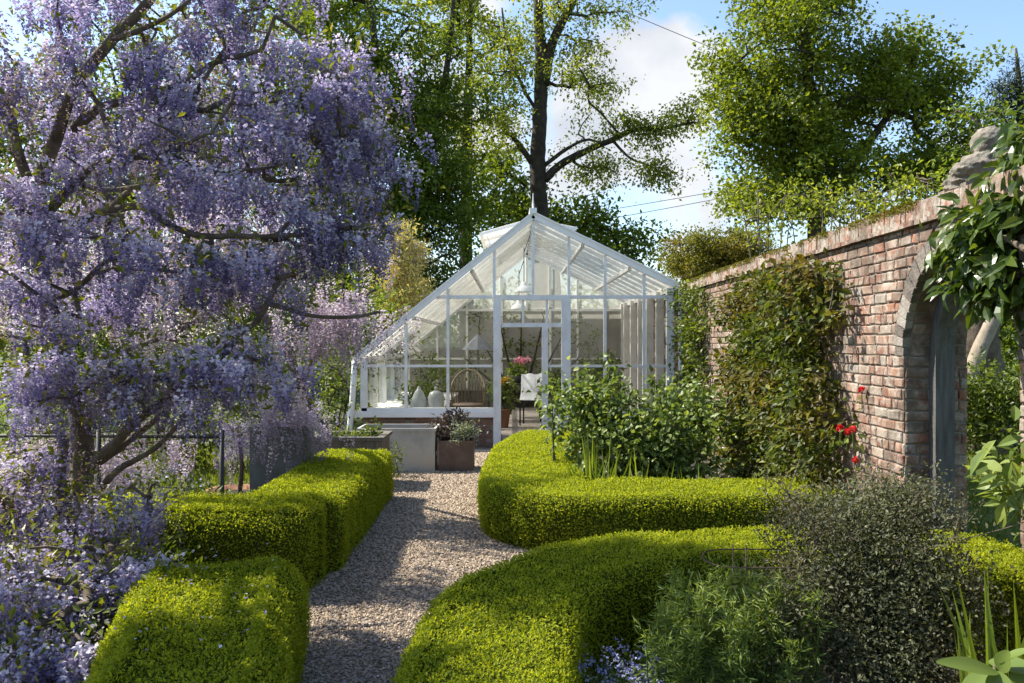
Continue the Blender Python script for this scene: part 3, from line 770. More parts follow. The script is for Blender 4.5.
# bare fan of branches trained on the far wall of the greenhouse
t = thing('wall_fruit_tree', 'dark fan trained branches against the far wall inside the greenhouse', 'tree', (.15, YB - .05, .21))
tk = []
for k in range(7):
    a = R(28 + 20.5 * k); e = np.array([.2 + 1.5 * math.cos(a), YB - .08, .35 + 2.1 * math.sin(a)]); b = np.array([.2, YB - .08, .21])
    tk.append(limb([b, b + (e - b) * .5 + [.15 * math.cos(a), 0, .12], e], .035, .012))
cc = np.stack([rng.uniform(-1.1, 1.8, 60), np.full(60, YB - .1), rng.uniform(.9, 2.45, 60)], -1)
w = MB(); trunk_tubes(w, tk, 7); skeleton(w, tk, cc, twig=.005, wob=.1); w.build('trunk', M['bark_dark'], t, True)
w = MB(); leaf_cloud(w, cc, 12, .22, .09); w.build('foliage', M['tree_a'], t)
# ================================================================== clipped hedges
def bumps(p, s=1.0):
    x, y, z = p.T * s
    return (np.sin(3.1*x + 1.7*y + .4) * np.sin(2.3*y - 1.9*z) + .7*np.sin(7.3*x - 3*z + 1) * np.sin(6.1*y + 2.2) + .5*np.sin(15*x + 4*y) * np.sin(13*y + 9*z + 1) + .4*np.sin(31*x+9*z)*np.sin(27*y+1.5))
def hedge(name, label, pts, dens=5200, L=.022, amp=.011, cap=.16, group='clipped box hedges', round_=.09):
    pts = np.array(pts, float); pth = smooth_path(pts, 14)
    seg = np.linalg.norm(np.diff(pth[:, :2], axis=0), axis=1); s = np.concatenate([[0], np.cumsum(seg)]); S = s[-1]
    ss = np.unique(np.concatenate([np.linspace(0, cap, 9), np.linspace(cap, S - cap, max(4, int(S / .09))), np.linspace(S - cap, S, 9)]))
    pth = np.stack([np.interp(ss, s, pth[:, k]) for k in range(4)], -1)
    t = unit(np.gradient(pth[:, :2], axis=0)); nrm = np.stack([-t[:, 1], t[:, 0]], -1)
    e = np.minimum(ss, S - ss); q = np.clip(1 - e / cap, 0, 1)
    k = np.clip(1 - q ** 3.2, 0.0004, 1) ** (1 / 3.2)
    # profile: fractions of (half width, height)
    prof = []
    for z in np.linspace(0, 1, 8)[:-1]: prof.append((-1, z, 0, 0))
    for a in np.linspace(0, math.pi / 2, 5): prof.append((-1, 1, 1 - math.cos(a), -(1 - math.sin(a))))
    for u in np.linspace(-1, 1, 9)[1:-1]: prof.append((u, 1, 0, 0))
    pr = prof + [(-u, z, dx, dz) for (u, z, dx, dz) in prof[:12]][::-1]
    pr = prof[:12] + prof[12:] + [(1, z, -dx, dz) for (u, z, dx, dz) in prof[:12]][::-1]
    m = len(pr); G = np.zeros((len(ss), m, 3))
    for j, (u, z, dx, dz) in enumerate(pr):
        hw = pth[:, 2] / 2 * k; hh = pth[:, 3] * (1 - .10 * q ** 3)
        zz = np.clip(z, 0, 1) * (hh - (round_ if z < 1 else 0)); zz = zz if z < 1 else hh + dz * round_
        off = u * hw * (1 + .05 * np.sin(np.clip(zz / hh, 0, 1) * math.pi)) + dx * round_ * k
        G[:, j, :2] = pth[:, :2] + nrm * off[:, None]; G[:, j, 2] = zz
    V = G.reshape(-1, 3)
    i = np.arange(len(ss) - 1)[:, None] * m + np.arange(m - 1)[None]
    f = np.stack([i, i + 1, i + m + 1, i + m], -1).reshape(-1, 4)
    def face_data(V):
        a, b, c, d = (V[f[:, q_]] for q_ in range(4)); n = np.cross(c - a, d - b); return a, b, c, d, n
    a, b, c, d, n = face_data(V); fn = unit(n)
    ctr = (a + b + c + d) / 4
    cen = np.array([np.interp(np.arange(len(ss)).repeat(m - 1)[:len(f)], np.arange(len(ss)), pth[:, q_]) for q_ in (0, 1)]).T
    sgn = np.sign((fn[:, :2] * (ctr[:, :2] - cen)).sum(1) + fn[:, 2] * .6); sgn[sgn == 0] = 1
    if np.mean(sgn) < 0: f = f[:, ::-1]
    vn = np.zeros_like(V); a, b, c, d, n = face_data(V)
    for q_ in range(4): np.add.at(vn, f[:, q_], n)
    vn = unit(vn); V = V + vn * (bumps(V) * amp)[:, None]
    T = thing(name, label, 'hedge', (*pth[len(pth)//2][:2], 0), group)
    mb = MB(); mb.add(V - vn * .022, f); mb.build('twig_core', M['core'], T, True)
    a, b, c, d, n = face_data(V); area = np.linalg.norm(n, axis=1) / 2
    cnt = int(area.sum() * dens); fi = rng.choice(len(f), cnt, p=area / area.sum())
    u, w = rng.random((cnt, 1)), rng.random((cnt, 1))
    p = (a[fi]*(1-u) + b[fi]*u)*(1-w) + (d[fi]*(1-u) + c[fi]*u)*w
    fn = unit(n[fi])
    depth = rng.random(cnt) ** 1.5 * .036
    p = p - fn * depth[:, None] + rng.normal(size=(cnt, 3)) * .006
    dr = unit(fn * .45 + np.array([0, 0, .3]) + rand_dir(cnt) * .9)
    nn = unit(fn * 1.0 + np.array([-.2, 0, .3]) + rand_dir(cnt) * .7)
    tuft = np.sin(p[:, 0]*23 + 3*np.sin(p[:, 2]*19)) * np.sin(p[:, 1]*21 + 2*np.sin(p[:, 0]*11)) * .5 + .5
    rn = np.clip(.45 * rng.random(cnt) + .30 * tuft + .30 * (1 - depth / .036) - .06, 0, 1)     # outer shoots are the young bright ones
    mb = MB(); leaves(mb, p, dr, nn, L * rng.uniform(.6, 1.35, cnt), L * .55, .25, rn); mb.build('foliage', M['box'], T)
    return T
hedge('box_hedge', 'long curved box hedge sweeping round the rose bed in front of the greenhouse door',
      [(.62, 12.6, .85, .47), (.30, 11.2, .9, .48), (.20, 9.8, .95, .48), (.20, 8.6, .98, .48), (.25, 7.95, 1.0, .48), (.52, 7.62, 1.0, .48), (1.2, 7.60, 1.0, .48), (2.0, 7.64, 1.0, .48), (2.84, 7.7, 1.0, .48)], 6800, .0225)
hedge('box_hedge', 'nearest curved box hedge at the right of the gravel path, behind the feathery plants',
      [(-.10, 2.5, .68, .5), (-.12, 3.4, .68, .5), (.0, 4.3, .72, .52), (.45, 4.98, .74, .53), (1.2, 5.36, .74, .53), (1.95, 5.36, .72, .55), (2.5, 5.02, .6, .60), (2.58, 4.3, .45, .6)], 11500, .0175)
hedge('box_hedge', 'nearest squat block of box hedge left of the path under the wisteria',
      [(-1.14, 2.3, .8, .55), (-1.22, 3.2, .72, .55), (-1.42, 4.0, .78, .55), (-1.62, 4.85, .90, .55)], 11500, .0175, round_=.15, cap=.26)
hedge('box_hedge', 'dark shaded box hedge running left from the path behind the nearest block',
      [(-3.2, 6.35, .8, .58), (-2.4, 6.3, .8, .6), (-1.38, 6.28, .80, .6)], 8600, .0195, round_=.14, cap=.24)
hedge('box_hedge', 'straight box hedge with sunlit top leading to the steel trough',
      [(-1.70, 6.5, .78, .56), (-1.72, 8.0, .8, .55), (-1.74, 9.8, .8, .55)], 7200, .0215)

# ================================================================== wisterias
def racemes(mb, att, Ls, rad, per, petal, dark_tip=True):
    n = len(att); c = np.repeat(np.arange(n), per); t = rng.random(n * per) ** .85
    ph = rng.uniform(0, 6.283, n * per); r = rad[c] * (1 - t) ** .75 * rng.uniform(.45, 1.05, n * per) + .004
    sw = rng.normal(size=(n, 2)) * .06
    p = att[c] + np.stack([np.cos(ph) * r + sw[c, 0] * t, np.sin(ph) * r + sw[c, 1] * t, -t * Ls[c]], -1)
    d = unit(np.stack([np.cos(ph), np.sin(ph), -.3 + .6 * rng.random(n * per)], -1) + rand_dir(n * per) * .5)
    age = rng.random(n)
    rn = np.clip(.34 * rng.random(n * per) + .62 * (1 - t) + .24 * (age[c] - .5) - .0, 0, 1)  # lit tops and shaded tips put into petal colour, beyond the darker tip buds
    leaves(mb, p, d, rand_dir(n * per), petal * rng.uniform(.7, 1.35, n * per) * (1.15 - .6 * t), petal * .95 * (1.1 - .5 * t), .15, rn)
def wisteria(name, label, trunks, lobes, nrac, Lr, per, petal, mat, bark, twig, leafn, spread=.16, leafmat='wist_leaf', thin=1.0, faded=0):
    T = thing(name, label, 'wisteria', trunks[0][0][0])
    centers = np.concatenate([lobe(*l[:-1], max(3, int(l[-1] * thin))) for l in lobes])
    w = MB(); trunk_tubes(w, trunks, 10, .14); skeleton(w, trunks, centers, twig=twig, wob=.14, sag=.10, expo=.42); w.build('trunk', M[bark], T, True)
    full = centers
    if faded:
        sel = rng.random(len(centers)) < faded; q = centers[sel]; centers = centers[~sel]
        qa = np.repeat(q, 9, 0) + rng.normal(size=(len(q) * 9, 3)) * np.array([.14, .14, .07])
        mb = MB(); racemes(mb, qa, rng.uniform(.16, .34, len(qa)), rng.uniform(.016, .03, len(qa)), 46, .0135); mb.build('faded_blossom', M['wist_faded'], T)
    k = nrac; c = np.repeat(centers, k, 0)
    ln = rng.uniform(0, 3.14, len(centers)); rr = rng.normal(size=len(c)) * spread * 1.9; lc = np.repeat(ln, k)
    att = c + rng.normal(size=c.shape) * np.array([.6, .6, .28]) * spread + np.stack([np.cos(lc) * rr, np.sin(lc) * rr * .6, -.25 * np.abs(rr)], -1)
    Ls = rng.uniform(*Lr, len(att)); rad = rng.uniform(.036, .057, len(att))
    mb = MB(); racemes(mb, att, Ls, rad, per, petal); mb.build('blossom', M[mat], T)
    mb = MB(); leaf_cloud(mb, full[rng.random(len(full)) < .8], leafn, .26, .055, .42, .7); mb.build('foliage', M[leafmat], T)
    return T
D = 5.6
tr = [limb(PP((96,640,5.6),(88,560,5.6),(84,500,5.6),(82,450,5.6),(78,405,5.6),(60,350,5.65),(46,295,5.7),(38,240,5.7),(37,195,5.7),(52,150,5.6),(74,88,5.5),(112,40,5.5),(150,0,5.5),(185,-60,5.5)), 0.0808, 0.0255),
      limb(PP((40,240,5.7),(22,205,5.8),(2,180,5.9),(-30,150,6)), 0.0468, 0.0255),
      limb(PP((60,262,5.7),(52,235,5.6),(40,205,5.6),(20,160,5.4),(10,110,5.4)), 0.0468, 0.0255),
      limb(PP((85,470,5.6),(110,448,5.5),(140,418,5.4),(172,396,5.4),(205,376,5.3),(242,332,5.3),(256,322,5.3),(268,302,5.3),(278,280,5.3)), 0.0351, 0.0153),
      limb(PP((95,465,5.6),(130,440,5.6),(160,415,5.7),(188,388,5.8),(215,352,6)), 0.0281, 0.0119),
      limb(PP((92,500,5.6),(118,470,5.5),(150,452,5.4),(178,425,5.2),(200,392,5.1)), 0.0234, 0.0102),
      limb(PP((268,304,5.3),(285,308,5.4),(313,316,5.5),(352,317,5.6),(380,312,5.7)), 0.0172, 0.0085),
      limb(PP((38,240,5.7),(-40,190,5.0),(-120,120,4.4),(-180,90,4.0)), 0.0390, 0.0170),
      limb(PP((70,180,5.7),(110,190,6.4),(170,180,7.0)), 0.0234, 0.0102),
      limb(PP((46,215,5.7),(80,178,5.6),(110,159,5.5),(168,158,5.4),(190,165,5.3),(213,173,5.3)), 0.0312, 0.0119),
      limb(PP((168,158,5.4),(182,148,5.3),(198,138,5.2),(212,133,5.2)), 0.0156, 0.0068),
      limb(PP((74,130,5.6),(100,108,5.6),(130,100,5.6),(152,94,5.6),(185,82,5.5),(210,65,5.5),(240,56,5.5),(262,50,5.5)), 0.0312, 0.0119),
      limb(PP((185,118,5.5),(195,95,5.5),(207,75,5.5),(225,48,5.5)), 0.0195, 0.0102),
      limb(PP((44,255,5.7),(90,218,5.6),(140,206,5.5),(165,222,5.4),(196,235,5.3),(235,236,5.3),(272,236,5.3),(285,226,5.3),(296,215,5.3)), 0.0281, 0.0102),
      limb(PP((272,236,5.3),(305,235,5.3),(330,238,5.4),(352,232,5.5)), 0.0172, 0.0076),
      limb(PP((213,173,5.3),(245,170,5.4),(268,168,5.4),(290,162,5.4),(306,154,5.5)), 0.0109, 0.0059),
      limb(PP((112,40,5.5),(140,30,5.4),(165,18,5.3),(188,2,5.3)), 0.0203, 0.0119),
      limb(PP((45,300,5.7),(75,290,5.5),(105,262,5.4),(130,255,5.2)), 0.0234, 0.0102),
      limb(PP((100,640,5.5),(72,560,5.2),(66,500,5.2),(60,478,5.2),(64,440,5.3)), 0.0390, 0.0298),
      limb(PP((70,515,5.2),(45,510,5.1),(20,520,5.0),(-10,528,5.0)), 0.0195, 0.0127),
      limb(PP((72,560,5.2),(95,560,5.0),(118,538,4.9),(150,520,4.9)), 0.0156, 0.0085)]
lb = [(140,40,5.6,200,95,.9,44),(300,115,5.6,80,75,.7,27),(165,150,5.5,160,70,.7,24),(345,225,5.5,45,42,.5,15),(345,150,5.6,48,45,.5,13),
      (200,262,5.4,125,45,.6,25),(45,300,5.4,85,60,.6,13),(112,375,5.2,90,42,.5,25),(222,360,5.2,60,40,.4,13),
      (30,485,5.0,75,45,.4,20),(70,545,4.9,60,40,.3,12),(35,590,4.3,70,65,.35,18),(25,650,3.9,55,40,.25,8),(90,560,4.6,30,25,.2,5),(150,495,4.9,40,18,.3,4),(15,130,5.3,60,90,.6,14),(60,225,5.2,75,32,.4,9),(120,560,4.6,35,18,.2,4),(250,30,5.9,95,60,.6,14),
      (-110,60,4.3,110,90,.5,32),(-160,200,3.9,110,110,.5,28),(-190,330,3.4,120,110,.4,34),(-230,60,3.6,90,90,.4,34),(-330,150,3.1,110,120,.4,30),(-250,480,3.3,100,100,.4,30),(-170,420,4.2,70,90,.4,20),(330,95,5.6,45,60,.5,12),(90,200,7.0,110,120,.5,30),(240,170,7.0,70,90,.4,14),(-80,-50,4.8,130,50,.6,9),(110,-50,5.4,120,40,.5,9)]  # clumps left of frame are unseen, added to shade hedges, path and low blossom
wisteria('wisteria', 'old gnarled wisteria covered in violet blue blossom beside the left hedge', tr, lb, 8, (.17, .30), 108, .0215, 'wist', 'bark', .0062, 26, .075, thin=1.0, faded=.42)
# paler wisteria behind it
tr2 = [limb(PP((335,462,10.6),(325,435,10.5),(312,412,10.4),(300,385,10),(280,340,9.6),(240,290,9.2),(180,250,9),(110,225,9),(40,215,9)), .07, .03),
       limb(PP((300,385,10),(330,330,9),(350,300,8.6),(375,290,8.4)), .035, .015),
       limb(PP((240,290,9.2),(180,330,8.8),(90,360,8.6),(20,370,8.6)), .03, .015)]
lb2 = [(150,250,8.8,180,60,.8,34),(342,300,8.2,26,22,.3,12),(60,240,8.8,100,80,.6,18),(60,440,8.6,70,35,.5,14),(290,400,8.6,40,28,.4,9),(240,210,8.8,110,45,.6,14),(225,330,8.8,110,40,.6,12),(150,440,8.8,60,30,.4,6)]
wisteria('pale_wisteria', 'pale pinkish white wisteria with long hanging tassels behind the violet one', tr2, lb2, 8, (.3, .55), 105, .024, 'wist_pale', 'bark', .005, 12, .2)

# potted standard wisterias
def standard(name, label, px, py_base, d, py_head, rx, ry, n, mat='wist'):
    b = P(px, py_base, d); h = P(px, py_head, d)
    T = thing(name, label, 'wisteria', b)
    c = lobe(px, py_head - 4, d, rx, ry, rx / F * d * .8, n)
    tk = [limb([b, (b + h) / 2 + [.03, 0, 0], h], .026, .018)]
    w = MB(); trunk_tubes(w, tk, 8, .1); skeleton(w, tk, c, twig=.004); w.build('trunk', M['bark'], T, True)
    att = np.repeat(c, 6, 0) + rng.normal(size=(n * 6, 3)) * .07
    mb = MB(); racemes(mb, att, rng.uniform(.15, .32, n * 6), np.full(n * 6, .04), 46, .019); mb.build('blossom', M[mat], T)
    mb = MB(); leaf_cloud(mb, c, 7, .14, .06, .4); mb.build('foliage', M['wist_leaf'], T)
M['wist_mid'] = leaf_mat('faded_petal', [(0, (.22,.19,.36)), (.5, (.42,.38,.56)), (1, (.66,.62,.72))], .42, .6, .2, (1.05,.95,1.05))
standard('potted_wisteria', 'small standard wisteria with lilac tassels planted in the terracotta bowl', 239, 498, 9.0, 436, 22, 12, 12, 'wist_mid')
standard('potted_wisteria', 'standard wisteria spilling faded lilac tassels over the tall grey planter', 298, 470, 8.95, 424, 30, 13, 18, 'wist_mid')
# terracotta bowl, tall planter, trough, corten box, wooden planter
c = P(236, 489, 9.0); z = c[2]
t = thing('terracotta_bowl', 'wide shallow terracotta bowl on the gravel left of the tall grey planter', 'plant pot', (c[0], 9.0, 0))
mb = MB(); lathe(mb, [(.17, 0), (.27, z - .05), (.30, z - .045), (.30, z), (.265, z), (.25, z - .05), (0, z - .06)], (c[0], 9.0, .0), 32); mb.build('bowl', M['terra'], t, True)
mb = MB(); lathe(mb, [(.252, z - .046), (.1, z - .03), (0, z - .03)], (c[0], 9.0, .0), 24); mb.build('soil', M['soil'], t)
def open_box(name, label, cat, x0, x1, y0, y1, h, mat, wall_, rim=None, soil=.1, part='box'):
    t = thing(name, label, cat, ((x0+x1)/2, (y0+y1)/2, 0)); w = wall_; mb = MB()
    box(mb, x0, x1, y0, y0 + w, 0, h); box(mb, x0, x1, y1 - w, y1, 0, h)
    box(mb, x0, x0 + w, y0 + w, y1 - w, 0, h); box(mb, x1 - w, x1, y0 + w, y1 - w, 0, h); mb.build(part, mat, t)
    if rim:
        mb = MB(); r = rim; z = h + .001
        box(mb, x0 - r, x1 + r, y0 - r, y0 + w + .004, z - .02, z + .022); box(mb, x0 - r, x1 + r, y1 - w - .004, y1 + r, z - .02, z + .022)
        box(mb, x0 - r, x0 + w + .004, y0 + w + .005, y1 - w - .005, z - .02, z + .022); box(mb, x1 - w - .004, x1 + r, y0 + w + .005, y1 - w - .005, z - .02, z + .022); mb.build('rim', mat, t)
    mb = MB(); box(mb, x0 + w, x1 - w, y0 + w, y1 - w, 0, h - soil); mb.build('soil', M['soil'], t)
    return t
tq = open_box('steel_trough', 'old galvanised steel trough with a rolled rim in front of the greenhouse', 'trough', -2.05, -1.03, 11.6, 12.2, .57, M['zinc'], .012, .016, .12, 'tank')
mb = MB(); tube(mb, [(-1.02, 11.7, .25), (-1.0, 11.7, .25)], .03, 10); mb.build('drain_boss', M['zinc'], tq, True)
open_box('corten_planter', 'square rusty brown steel planter beside the galvanised trough', 'planter', -.985, -.52, 11.62, 12.1, .40, M['rust'], .01, .006, .03)
open_box('wooden_planter', 'weathered timber planter with a dark empty middle in front of the steel trough', 'planter', -2.34, -1.54, 10.25, 10.95, .60, M['wood'], .055, .03, .14)
open_box('tall_planter', 'tall square grey lead planter standing behind the left hedge', 'planter', -2.60, -2.08, 8.62, 9.14, .88, M['lead'], .02, .01, .05)
def low_plant(name, label, base, n, r, per, cr, L, mat, asp=.5, group=None, cat='plant', out=(0, 0, .5), big=False):
    base = np.array(base, float); c = base + np.array([0, 0, r[2] * .9]) + rand_dir(n) * (rng.random((n, 1)) ** .5) * np.array(r)
    c[:, 2] = np.maximum(c[:, 2], base[2] + .02)
    return shrub(name, label, cat, base, c, per, cr, L, mat, asp, stem='stem', twig=.003, group=group, out=np.array(out), big=big)
low_plant('purple_sage', 'dark purple leaved sage at the back of the corten planter', (-.80, 11.92, .40), 26, (.26, .16, .20), 22, .12, .07, 'purple')
low_plant('silver_lavender', 'silvery grey herb spilling over the front of the corten planter', (-.66, 11.72, .40), 24, (.20, .12, .13), 30, .10, .05, 'silver', .35)
low_plant('trough_seedling', 'fresh green seedling growing at the right end of the wooden planter', (-1.72, 10.5, .50), 10, (.10, .1, .13), 18, .09, .06, 'shrub')
low_plant('trough_grass', 'grassy tuft at the middle of the wooden planter', (-2.02, 10.55, .50), 9, (.12, .1, .08), 18, .09, .09, 'iris', .2)
low_plant('creeping_plant', 'little green plant between the trough and the sunlit hedge', (-1.52, 11.25, .0), 12, (.14, .12, .22), 14, .1, .05, 'shrub')

# iron railing behind the wisteria
t = thing('iron_railing', 'low black iron railing with thin posts behind the wisteria trunk', 'railing', (-3.2, 7.2, 0))
za = H - (437 - CY) * 7.2 / F
for zz in (za, .34):
    mb = MB(); tube(mb, [(-7.0, 7.2, zz - .02), (-4, 7.2, zz + .01), (-2.38, 7.2, zz)], .014, 8); mb.build('rail', M['iron'], t, True)
for X in (-2.40, -3.42, -4.5, -5.6, -6.7):
    mb = MB(); tube(mb, [(X, 7.2, 0), (X, 7.2, za + .06)], .02, 8); mb.build('post', M['iron'], t, True)

# ================================================================== background shrubs at the left
bg = [('leafy_shrub', 'bright yellow green shrub behind the tall grey planter', 265, 405, 12.5, 48, 32, .6, 42, 'shrub', .07),
      ('leafy_shrub', 'green shrub under the pale tassels left of the greenhouse gutter', 335, 395, 14.6, 26, 55, .5, 40, 'shrub', .07),
      ('leafy_shrub', 'light green shrub in the middle behind the iron railing', 180, 425, 11.5, 60, 40, .6, 44, 'shrub', .07),
      ('leafy_shrub', 'dark low shrub far left behind the iron railing', 60, 420, 13, 90, 55, .8, 50, 'tree_a', .08),
      ('leafy_shrub', 'tall green shrub left of the greenhouse under the golden cypress', 375, 330, 17.5, 34, 45, .8, 44, 'tree_a', .09),
      ('leafy_shrub', 'big rounded shrub seen between the wisteria branches', 250, 310, 19, 110, 110, 1.2, 130, 'tree_a', .12),
      ('leafy_shrub', 'wide dark shrub at the far left behind the wisteria trunk', 50, 300, 19, 140, 130, 1.2, 150, 'tree_a', .12)]
for nm, lab, px, py, d, rx, ry, rd, n, mat, L in bg:
    c = lobe(px, py, d, rx, ry, rd, n); c[:, 2] = np.maximum(c[:, 2], .1)
    shrub(nm, lab, 'shrub', ((px - CX) / F * d, d, 0), c, 46 if d < 15 else 60, .34 * d / 13, L, mat, .6, stem='bark_dark', twig=.008, group='shrubs behind the wisteria')
low_plant('blue_flower_plant', 'leafy plant with small blue flowers below the iron railing', P(168, 540, 7.6) * [1, 1, 0], 46, (.42, .3, .32), 30, .13, .05, 'shrub')
mb = MB(); leaf_cloud(mb, lobe(165, 480, 7.5, 45, 16, .3, 16), 7, .05, .022, .9)
o = bpy.data.objects['blue_flower_plant']; mb.build('flower', M['blue'], o)
low_plant('border_plant', 'leafy green plant beside the dark hedge under the railing post', P(215, 560, 6.9) * [1, 1, 0], 40, (.3, .25, .28), 30, .13, .05, 'feather')
low_plant('border_plant', 'loose green plant at the foot of the wisteria trunk', P(120, 590, 5.6) * [1, 1, 0], 60, (.45, .4, .25), 30, .14, .05, 'shrub')
low_plant('border_plant', 'dark leafy plant in the bottom left corner', P(40, 700, 4.3) * [1, 1, 0], 40, (.4, .3, .2), 24, .14, .07, 'rose')

# ================================================================== beds on the right
# rose bed inside the loop hedge
c = np.concatenate([lobe(640, 438, 9.4, 82, 36, .5, 110), lobe(650, 470, 9.2, 76, 12, .3, 44), lobe(590, 405, 9.6, 45, 26, .3, 30), lobe(690, 412, 9.8, 34, 34, .4, 36)]); c[:, 2] = np.maximum(c[:, 2], .12)
shrub('rose_bush', 'broad leafy rose bush filling the bed inside the curved hedge', 'shrub', (1.25, 9.5, 0), c, 34, .18, .062, 'rose', .75, stem='stem', twig=.005, stems=9, big=True, droop=.1)
for px, py, d, k in ((612, 366, 9.5, 'tallest upright rose shoot in front of the greenhouse corner panes'), (655, 378, 9.6, 'upright rose shoot left of the wall climber'), (553, 385, 9.3, 'rose shoot with pale leaves beside the greenhouse doorway'), (585, 372, 9.7, 'slender rose shoot beside the right door post')):
    b = P(px + 3, 470, d); b[2] = .0
    c = np.array([b + (P(px, py, d) - b) * s for s in np.linspace(.45, 1, 9)]) + rng.normal(size=(9, 3)) * .035
    shrub('rose_shoot', k, 'plant', b, c, 14, .11, .075, 'rose', .65, stem='stem', twig=.004, stems=2, group='upright rose shoots', big=True)
def sword_clump(name, label, x, y, n, L, spread, mat='iris', W=.028, group=None, cat='plant', lean=.28):
    t = thing(name, label, cat, (x, y, 0), group); mb = MB()
    p = np.stack([x + rng.normal(size=n) * spread, y + rng.normal(size=n) * spread * .6, np.full(n, .0)], -1)
    d = unit(np.stack([rng.normal(size=n) * lean, rng.normal(size=n) * lean, np.ones(n)], -1))
    big_leaves(mb, p, d, unit(rng.normal(size=(n, 3)) * [1, 1, .1]), L * rng.uniform(.55, 1.15, n), W, droop=.0, fold=.1)
    mb.build('foliage', M[mat], t); return t
sword_clump('iris_clump', 'largest clump of upright green iris leaves inside the curved hedge', .82, 8.42, 38, .86, .10, group='iris clumps')
sword_clump('iris_clump', 'small iris clump left of the largest one, by the hedge bend', .58, 8.5, 16, .74, .06, group='iris clumps')
sword_clump('iris_clump', 'iris clump in the middle of the bed under the rose bush', 1.30, 8.38, 14, .66, .08, group='iris clumps')
sword_clump('iris_clump', 'iris clump at the right of the bed near the wall climber', 1.85, 8.4, 12, .52, .08, group='iris clumps')
low_plant('silver_plant', 'low pale plant at the foot of the wall left of the red roses', (2.45, 9.6, 0), 26, (.3, .5, .22), 26, .12, .05, 'silver', .4)
x, y, z = *P(728, 461, 11.0)[:2], 0
t = thing('garden_spotlight', 'small black garden spotlight on a spike at the foot of the wall', 'light', (2.70, 11.0, 0))
X = 2.70; mb = MB(); tube(mb, [(X, 11, 0), (X, 11, .3)], .012, 6); mb.build('spike', M['iron'], t)
mb = MB(); tube(mb, [(X + .03, 11.06, .36), (X - .02, 10.92, .40)], .055, 14); mb.build('housing', M['iron'], t, True)
mb = MB(); tube(mb, [(X - .021, 10.918, .40), (X - .023, 10.914, .401)], .042, 14); mb.build('lens', M['enamel'], t, True)

# climbers on the wall
def wall_climber(name, label, y0, y1, z0, z1, n, per, cr, L, mat, proud, base_y, edge=None, big=False, asp=.6):
    yy = rng.uniform(y0, y1, n); zz = z0 + (z1 - z0) * rng.random(n)
    if edge: k = edge(yy, zz); yy, zz = yy[k], zz[k]
    c = np.stack([XW - .03 - proud * rng.random(len(yy)) ** 1.4, yy, zz], -1)
    base = np.array([XW - .15, base_y, 0])
    t = thing(name, label, 'climber', base)
    tk = [limb([base, (XW - .06, base_y + s * (y1 - y0) * .15, z1 * .4), (XW - .05, base_y + s * (y1 - y0) * .33, z1 * .85)], .025, .008) for s in (-1, -.2, .7)]
    w = MB(); trunk_tubes(w, tk, 7, .1); skeleton(w, tk, c, twig=.005, wob=.05); w.build('stem', M['bark'], t, True)
    mb = MB(); leaf_cloud(mb, c, per, cr, L, asp, .9, droop=.35, big=big, out=np.array([-.35, -.1, 0])); mb.build('foliage', M[mat], t)
    return t
def edge_b(y, z):
    u = (y - 7.35) / (12.2 - 7.35)                        # 0 near the arch, 1 at the far side
    wob = .05 * np.sin(z * 5) + .04 * np.sin(z * 11 + 1)
    lo = np.interp(z, [0, .6, 1.3, 2.0, 2.5, 2.8], [-.05, -.02, .04, .03, .06, .2]) + wob
    hi = np.interp(z, [0, 1, 2, 2.8], [.80, .70, .70, .66]) - wob
    return (u > lo) & (u < hi)
wall_climber('climbing_rose', 'large reddish green climbing rose trained over the middle of the brick wall', 7.2, 12.2, .1, 2.46, 760, 30, .15, .075, 'climb', .36, 9.6, edge_b)
wall_climber('green_climber', 'light green climber on the wall next to the greenhouse corner', 12.7, 14.2, .3, 2.55, 130, 30, .2, .075, 'shrub', .22, 13.4)
t = bpy.data.objects['climbing_rose']
def roses(label, pts):
    t = thing('red_rose', label, 'flower', pts[0], 'red roses on the wall')
    mb = MB()
    for p in pts:
        n = 26; d = rand_dir(n); leaves(mb, np.repeat([p], n, 0) + d * .008, unit(d + [0, 0, .3]), rand_dir(n), .028, .028, .3)
    mb.build('petals', M['red'], t)
    mb = MB()
    for p in pts: tube(mb, [np.array(p) + [.0, .0, -.16], p], .004, 5); 
    q = np.array([np.array(p) + [0, 0, -.09] for p in pts]); leaf_cloud(mb, q, 12, .1, .055); mb.build('stem', M['rose'], t)
roses('single red rose bloom on the wall right of the climbing rose', [P(862, 390, 7.1)])
roses('group of red rose blooms lower on the wall right of the climbing rose', [P(847, 432, 7.15), P(853, 429, 7.1), P(840, 428, 7.2)])
roses('faint red rose low by the foot of the wall', [P(856, 460, 7.0)])

# mound of foliage on top of the wall, and twiggy growth behind it
c = np.concatenate([lobe(724, 256, 15.0, 64, 27, .7, 200), lobe(690, 266, 15.6, 30, 16, .5, 46)])
c[:, 2] = np.maximum(c[:, 2], 2.72)
shrub('wall_top_mound', 'rounded golden brown mound of foliage on top of the wall beside the greenhouse roof', 'shrub', (3.3, 15.0, 2.7), c, 90, .16, .05, 'mound', .6, stem='bark_dark', twig=.006)
for px, py, d, k in ((770, 215, 12.6, 'twiggy green shrub growing over the wall behind the mound'), (815, 205, 12, 'sparse bright green shrub above the middle of the wall'), (862, 205, 11.5, 'thin leafy shrub above the wall left of the arch'), (905, 195, 10.5, 'bright leafy shoots above the wall nearest the stone figure')):
    c = lobe(px, py, d, 36, 30, .4, 34); X = (px - CX) / F * d
    shrub('twiggy_shrub', k, 'shrub', (X, d, 0), c, 12, .2, .07, 'tree_b', .6, stem='bark', twig=.006, group='shrubs growing behind the wall', stems=6)
for px, py in ((668, 243), (686, 238), (659, 262)):
    pass

